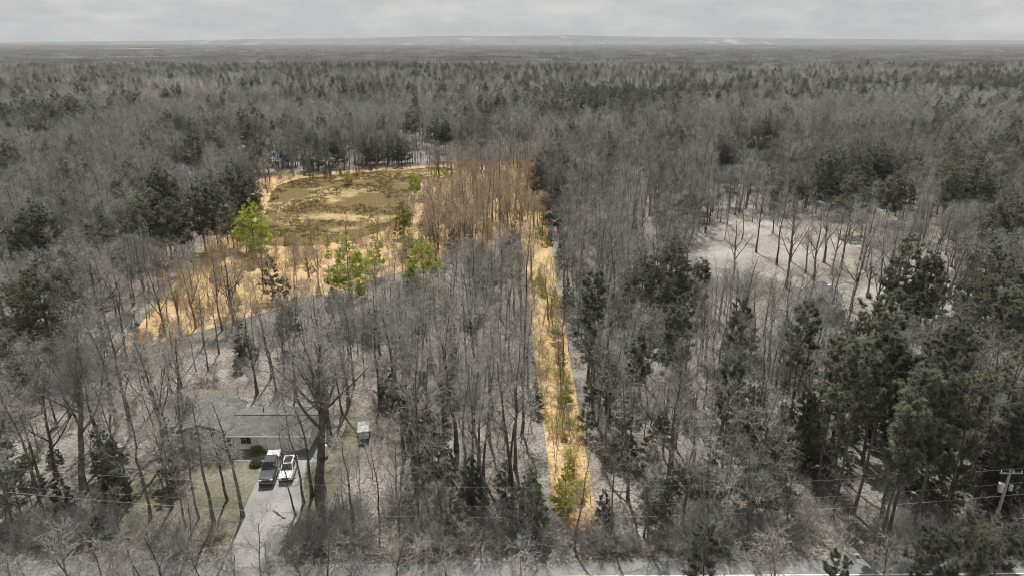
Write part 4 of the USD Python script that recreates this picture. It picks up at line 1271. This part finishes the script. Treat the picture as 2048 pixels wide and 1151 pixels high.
# rounded shrubs by the front wall
def round_bush(px, py, r_, mat, label):
    p = at(px, py)
    rg = np.random.default_rng(int(px))
    n = 900
    d = unit(rg.normal(0, 1, (n, 3))); d[:, 2] = np.abs(d[:, 2])
    pt = d * r_ * rg.uniform(0.55, 1.0, (n, 1)) * [1, 1, 0.95]
    fol = needles(rg, pt, d, 3, 0.16, 0.07, 0.7)
    t = thing("garden_shrub", label, "shrub", (p[0], p[1], 0.02))
    part("foliage", fol, mat, t)
    part("stems", tubes(np.stack([np.zeros((9, 3)), d[:9] * r_ * 0.8], 1), np.full((9, 2), 0.02), 3), "bark", t)


leafmat("yellow_bush", (0.36, 0.29, 0.10), (0.52, 0.43, 0.18), rnd=0.05)
round_bush(514, 904, 0.95, "yellow_bush", "round yellowish shrub in front of the garage window")
round_bush(512, 929, 0.75, "needles_young", "round grey-green shrub left of the dark pickup")
round_bush(392, 912, 0.7, "needles", "small dark shrub at the left wing's corner")
round_bush(440, 912, 0.9, "needles", "dark clipped shrub below the left wing's window")

# ------------------------------------------------------------------ vehicles
def vehicle(name, label, cat, loc, rot, spec, scale=(1, 1, 1)):
    """Nose along -y. spec gives body sections and cabin."""
    t = thing(name, label, cat, loc, rot, scale=scale)
    Ln, Wd = spec["L"], spec["W"]
    hw = Wd / 2
    secs = spec["sections"]          # (y from the nose, bottom z, top z, half-width factor)
    V, F = [], []
    ring = 10
    for (yy, zb, zt, wf) in secs:
        w = hw * wf; c = min(0.10, (zt - zb) * 0.3)
        pts = [(-w + 0.05, zb), (w - 0.05, zb), (w, zb + c), (w + 0.01, (zb + zt) / 2), (w - 0.02, zt - c), (w - 0.12, zt), (-w + 0.12, zt), (-w + 0.02, zt - c), (-w - 0.01, (zb + zt) / 2), (-w, zb + c)]
        V += [(px_, yy, pz) for px_, pz in pts]
    for i in range(len(secs) - 1):
        for j in range(ring):
            a, b_ = i * ring + j, i * ring + (j + 1) % ring
            F += [[a, b_, b_ + ring], [a, b_ + ring, a + ring]]
    for i0, fl in ((0, True), ((len(secs) - 1) * ring, False)):
        for j in range(1, ring - 1):
            F.append([i0, i0 + j + 1, i0 + j] if fl else [i0, i0 + j, i0 + j + 1])
    part("body", (np.array(V, float), np.array(F)), spec["paint"], t, smooth=35)
    y0, y1, y2, y3, zb, zt = spec["cabin"]           # windscreen foot, windscreen top, rear top, rear foot
    wb, wt = hw - 0.10, hw - 0.26
    B = np.array([(-wb, y0, zb), (wb, y0, zb), (wb, y3, zb), (-wb, y3, zb), (-wt, y1, zt), (wt, y1, zt), (wt, y2, zt), (-wt, y2, zt)])
    part("cabin", rounded(B, 0.05), spec["paint"], t, smooth=40)

    def pane(nm, a, b_, c_, d_, n, inset=0.10):
        q = np.array([a, b_, c_, d_], float); ctr = q.mean(0)
        q = ctr + (q - ctr) * (1 - inset)
        part(nm, slab(q + np.asarray(n) * 0.052, n, 0.008), "glass_dark", t)

    nf = unit(np.cross(B[1] - B[0], B[4] - B[0])); nb = unit(np.cross(B[3] - B[2], B[6] - B[2]))
    pane("windscreen", B[0], B[1], B[5], B[4], nf); pane("rear_window", B[2], B[3], B[7], B[6], nb)
    for s, idx in ((1, (1, 2, 6, 5)), (-1, (3, 0, 4, 7))):
        q = B[list(idx)]; n = unit(np.cross(q[1] - q[0], q[3] - q[0]))
        m0, m1 = (q[0] + q[1]) / 2, (q[3] + q[2]) / 2
        pane("side_window", q[0], m0, m1, q[3], n, 0.14); pane("side_window", m0, q[1], q[2], m1, n, 0.14)
    if spec.get("sunroof"):
        part("sunroof", boxm(0, (y1 + y2) / 2 - 0.05, zt + 0.055, 2 * wt - 0.28, (y2 - y1) * 0.82, 0.012), "glass_dark", t)
    wr = spec["wheel"]
    for yy in spec["axles"]:
        for s in (-1, 1):
            w = part("wheel", shift(trimesh.creation.annulus(wr * 0.62, wr, 0.22, transform=trimesh.transformations.rotation_matrix(np.pi / 2, [0, 1, 0])), (s * (hw - 0.10), yy, wr)), "rubber", t)
            usdkit.mesh(stage, f"{w.GetPath()}/rim", shift(trimesh.creation.cylinder(wr * 0.6, 0.2, sections=16, transform=trimesh.transformations.rotation_matrix(np.pi / 2, [0, 1, 0])), (s * (hw - 0.10), yy, wr)), L + "steel")
    for s in (-1, 1):
        part("headlight", rbox(s * (hw - 0.28), 0.05, spec["hz"], 0.36, 0.16, 0.17, 0.05), "lamp_glass", t)
        part("tail_light", rbox(s * (hw - 0.14), Ln - 0.03, spec["hz"] + 0.05, 0.16, 0.10, 0.3, 0.03), "red_glass", t)
        part("mirror", rbox(s * (hw + 0.10), y0 + 0.35, zb + 0.10, 0.22, 0.12, 0.16, 0.04), spec["paint"], t)
    part("grille", rbox(0, 0.0, spec["hz"] - 0.05, Wd * 0.46, 0.10, 0.24, 0.03), "black_plastic", t)
    part("front_bumper", rbox(0, 0.03, 0.42, Wd * 0.94, 0.22, 0.24, 0.08), spec.get("bumper", "black_plastic"), t)
    part("rear_bumper", rbox(0, Ln, 0.48, Wd * 0.94, 0.2, 0.22, 0.07), spec.get("bumper", "black_plastic"), t)
    return t


def rounded(B, r_):
    s = trimesh.creation.icosphere(1, r_).vertices
    return hull(np.vstack([s + b for b in B]))


tf = at(533, 974); tb = at(545, 906)
ang = -math.atan2(tb[0] - tf[0], tb[1] - tf[1])
truck = vehicle("pickup_truck", "dark pickup truck with pale bed cover parked left of the white car", "pickup truck", (tf[0], tf[1], 0.03), ang * 0.6, dict(
    L=5.7, W=1.86, paint="dark_paint", wheel=0.39, axles=(0.95, 4.6), hz=0.98, cabin=(1.75, 2.35, 3.75, 4.05, 1.18, 1.86),
    sections=[(0.0, 0.45, 1.02, 0.88), (0.12, 0.38, 1.12, 0.96), (0.6, 0.36, 1.18, 1.0), (1.9, 0.36, 1.22, 1.0), (4.0, 0.36, 1.22, 1.0), (4.05, 0.40, 1.22, 1.0), (5.6, 0.42, 1.24, 1.0), (5.7, 0.45, 1.20, 0.97)]), scale=(0.9, 1.0, 0.92))
part("bed_cover", rbox(0, 4.85, 1.285, 1.64, 1.56, 0.09, 0.03), "silver_cover", truck)
cf = at(571, 967); cb = at(580, 911)
ang2 = -math.atan2(cb[0] - cf[0], cb[1] - cf[1])
vehicle("car", "white crossover car with dark sunroof parked right of the pickup", "car", (cf[0], cf[1], 0.03), ang2 * 0.6, dict(
    L=4.5, W=1.72, paint="white_paint", wheel=0.34, axles=(0.85, 3.6), hz=0.78, cabin=(1.30, 2.0, 3.7, 4.35, 0.98, 1.52), sunroof=True,
    sections=[(0.0, 0.34, 0.74, 0.80), (0.15, 0.24, 0.84, 0.92), (0.6, 0.22, 0.93, 1.0), (1.5, 0.22, 1.02, 1.0), (3.6, 0.22, 1.04, 1.0), (4.4, 0.26, 1.02, 0.96), (4.6, 0.36, 0.94, 0.86)]), scale=(0.9, 0.95, 0.92))

# box trailer parked right of the house
tp_ = at(728, 884)
tl = thing("box_trailer", "small white box trailer parked among trees right of the house", "trailer", (tp_[0], tp_[1], 0), 0.2)
part("body", rbox(0, 1.25, 0.95, 1.3, 2.5, 1.0, 0.05), "weathered_white", tl)
part("roof", rbox(0, 1.25, 1.48, 1.36, 2.56, 0.07, 0.03), "weathered_white", tl)
part("front_panel", rbox(0, -0.02, 0.95, 1.16, 0.05, 0.8, 0.02), "transformer_grey", tl)
for s_ in (-1, 1):
    w = part("wheel", shift(trimesh.creation.annulus(0.17, 0.29, 0.16, transform=trimesh.transformations.rotation_matrix(np.pi / 2, [0, 1, 0])), (s_ * 0.72, 1.45, 0.29)), "rubber", tl)
    usdkit.mesh(stage, f"{w.GetPath()}/rim", shift(trimesh.creation.cylinder(0.16, 0.12, sections=14, transform=trimesh.transformations.rotation_matrix(np.pi / 2, [0, 1, 0])), (s_ * 0.72, 1.45, 0.29)), L + "steel")
part("drawbar", cat_(cyl((-0.5, 0.0, 0.42), (0, -1.1, 0.42), 0.04), cyl((0.5, 0.0, 0.42), (0, -1.1, 0.42), 0.04), cyl((0, -1.05, 0.0), (0, -1.05, 0.5), 0.035)), "black_plastic", tl)
part("chassis", boxm(0, 1.25, 0.40, 1.1, 2.4, 0.1), "black_plastic", tl)

# white tank by the garage's right corner
q = at(647, 905)
tk = thing("storage_tank", "white rounded tank beside the garage's right corner", "tank", (q[0] + 0.15, q[1], 0), 0.3)
part("tank_body", trimesh.creation.capsule(height=1.0, radius=0.42, transform=trimesh.transformations.translation_matrix([0, -0.5, 0.62])), "white_paint", tk, smooth=30)
for yy in (-0.4, 0.4):
    part("leg", boxm(0, yy, 0.12, 0.6, 0.12, 0.24), "concrete", tk)
part("cap", cyl((0, 0, 1.0), (0, 0, 1.16), 0.12), "transformer_grey", tk)

# bins at the end of the driveway
for px, py, s, lab in ((541, 1140, 1.0, "dark wheeled bin at the roadside end of the driveway"), (527, 1142, 0.72, "smaller dark bin left of the wheeled bin by the road")):
    q = at(px, py)
    bn = thing("rubbish_bin", lab, "rubbish bin", (q[0], q[1] + 0.5, 0.02), 0.4, scale=(s, s, s))
    part("body", hull([(-.26, -.3, .06), (.26, -.3, .06), (.26, .3, .06), (-.26, .3, .06), (-.33, -.38, .98), (.33, -.38, .98), (.33, .38, .98), (-.33, .38, .98)]), "black_plastic", bn)
    part("lid", rbox(0, -0.02, 1.02, 0.72, 0.84, 0.09, 0.03), "black_plastic", bn)
    part("handle", cyl((-.28, .46, .95), (.28, .46, .95), 0.025), "black_plastic", bn)
    for sx in (-1, 1):
        part("wheel", cyl((sx * .24, .34, .11), (sx * .31, .34, .11), 0.11), "rubber", bn)

# hidden cabin by the sandy clearing
q = at(1634, 640)
cb_ = thing("cabin", "grey gable-roofed cabin half hidden by bare trees before the sandy clearing", "cabin", (q[0], q[1], 0), -0.45)
wall, roofs = gable(6.0, 8.5, 2.6, 1.9, 0.5)
part("wall", shift(wall, (0, 4.25, 0)), "brown_trim", cb_)
for r_ in roofs:
    part("roof", shift(r_, (0, 4.25, 0)), "shingle", cb_)
window(-1.2, 0.0, 1.5, 1.0, 1.0, cb_)
window(1.4, 0.0, 1.5, 0.8, 1.0, cb_, 1)
part("chimney", boxm(1.0, 6.0, 4.2, 0.5, 0.5, 1.4), "siding", cb_)

# houses beyond the bog
for (px, py, w_, d_, rz, lab, sid, mat) in ((498, 335, 8.0, 13.0, 1.5, "far house with pale blue-grey roof behind the bog's left corner", "siding_pale", "pale_shingle"),
                                           (548, 333, 7.0, 9.0, 1.5, "far low building right of the pale-roofed house behind the bog", "siding", "pale_shingle"),
                                           (505, 268, 8.0, 12.0, 1.45, "farthest pale house in the woods above the pale-roofed one", "siding_pale", "pale_shingle"),
                                           (1568, 282, 5.0, 9.0, 1.5, "pale roofed shed at the far end of the trail", "siding_pale", "pale_shingle")):
    q = at(px, py)
    fh = thing("far_house", lab, "house", (q[0], q[1], float(hgt(q[0], q[1]))), rz)
    wall, roofs = gable(w_, d_, 2.8, 1.8, 0.5)
    part("wall", wall, sid, fh)
    for r_ in roofs:
        part("roof", r_, mat, fh)
    for yy in (-d_ * 0.3, 0, d_ * 0.3):
        part("window", boxm(-w_ / 2 - 0.01, yy, 1.6, 0.06, 1.1, 1.0), "glass_dark", fh)
    part("door", boxm(-w_ / 2 - 0.01, d_ * 0.15, 1.0, 0.06, 0.95, 2.0), "trim", fh)

# ------------------------------------------------------------------ utility pole and wires
pb = at(1984, 1062)
PXp, PYp = pb
def z_at(px, py, Y):
    v = (py - 575.5) / FPX
    return CAMH + Y * (-math.sin(PITCH) - v * math.cos(PITCH)) / (math.cos(PITCH) - v * math.sin(PITCH))
ptop = z_at(2022, 937, PYp)
xt = (2022 - 1024) / FPX * seen(np.array([0, PYp, ptop]))[2] - PXp
pole = thing("utility_pole", "grey wooden utility pole with transformer at the right edge", "utility pole", (PXp, PYp, 0))
part("pole", trimesh.Trimesh(*tubes(np.array([[(0, 0, -0.3), (xt * 0.5, 0, ptop * 0.5), (xt, 0, ptop)]]), np.array([[0.19, 0.16, 0.12]]), 12)), "pole_wood", pole)
part("crossarm", boxm(xt, -0.16, ptop - 0.35, 2.2, 0.10, 0.12), "pole_wood", pole)
for s in (-1, 0.2, 1):
    part("insulator", cyl((xt + s, -0.16, ptop - 0.29), (xt + s, -0.16, ptop - 0.08), 0.05), "porcelain", pole)
tz = ptop - 2.1
for s, nm in ((-1, "transformer"), (1, "transformer")):
    tf_ = part(nm, shift(trimesh.creation.cylinder(0.26 if s < 0 else 0.18, 0.85 if s < 0 else 0.55, sections=18), (xt * tz / ptop + s * 0.48, -0.05, tz)), "transformer_grey", pole, smooth=30)
    usdkit.mesh(stage, f"{tf_.GetPath()}/lid", shift(trimesh.creation.cylinder(0.28 if s < 0 else 0.2, 0.07, sections=18), (xt * tz / ptop + s * 0.48, -0.05, tz + (0.47 if s < 0 else 0.31))), L + "porcelain")


def wire(pts_px, lab, r_=0.014):
    """A wire in the pole's vertical plane through photo points, going on to the left out of view."""
    Y = PYp - 0.16
    P = []
    for px, py in pts_px:
        z = z_at(px, py, Y)
        P.append(((px - 1024) / FPX * seen(np.array([0, Y, z]))[2], Y, z))
    P = np.array(P); o = np.argsort(P[:, 0]); P = P[o]
    cfit = np.polyfit(P[:, 0], P[:, 2], 2)
    xx = np.linspace(-70, 75, 60)
    zz = np.polyval(cfit, xx) if cfit[0] > 0 else np.interp(xx, P[:, 0], P[:, 2])
    single("overhead_wire", tubes(np.stack([xx, xx * 0 + Y, zz], -1)[None], np.full((1, 60), r_), 5), "wire_metal", lab, "wire")


wire([(731, 1030), (1060, 1033), (1400, 1029), (1651, 1017), (1792, 1008), (1980, 992)], "lowest and brightest overhead wire along the road", 0.020)
wire([(759, 971), (1229, 974), (1420, 968), (1576, 962), (1843, 948), (2010, 939)], "topmost thin overhead wire along the road", 0.008)
wire([(800, 1010), (1033, 1012), (1423, 1003), (1700, 990), (1990, 968)], "middle overhead wire along the road", 0.008)

# fallen trunks
for k, (xa, ya, xb, yb) in enumerate([(548, 1020, 570, 1036), (1540, 345, 1580, 372), (1130, 1000, 1165, 960), (905, 960, 925, 985), (40, 1000, 120, 960), (1600, 760, 1690, 735)]):
    a, b_ = at(xa, ya), at(xb, yb)
    lab = ["short log lying at the driveway's right edge", "pale fallen trunk beside the trail", "fallen trunk in the golden strip's near end", "broken trunk between driveway and strip", "fallen trunk on the pale path at lower left", "long fallen trunk in the woods at right"][k]
    P = np.array([[(a[0], a[1], 0.10), ((a[0] + b_[0]) / 2, (a[1] + b_[1]) / 2, 0.14), (b_[0], b_[1], 0.10)]])
    lg = thing("fallen_log", lab, "log")
    part("trunk", tubes(P, np.array([[0.15, 0.13, 0.09]]), 7), "dead_wood", lg)
    rg = np.random.default_rng(k)
    sp_, sr = grow(rg, P, np.array([[0.15, 0.13, 0.09]]), 4, 0.3, 0.95, (0.6, 1.4), (40, 70), 3, up=0.1, ratio=0.35)
    for j in range(len(sp_)):
        part("branch_stub", tubes(sp_[j:j + 1], sr[j:j + 1], 4), "dead_wood", lg)

# ------------------------------------------------------------------ haze over the whole land
hz = trimesh.creation.box(bounds=[[-16500, -4000, -12], [16500, 16500, 165]])
single("haze", hz, "haze", "thin pale haze lying over the forest", "haze", kind="stuff")
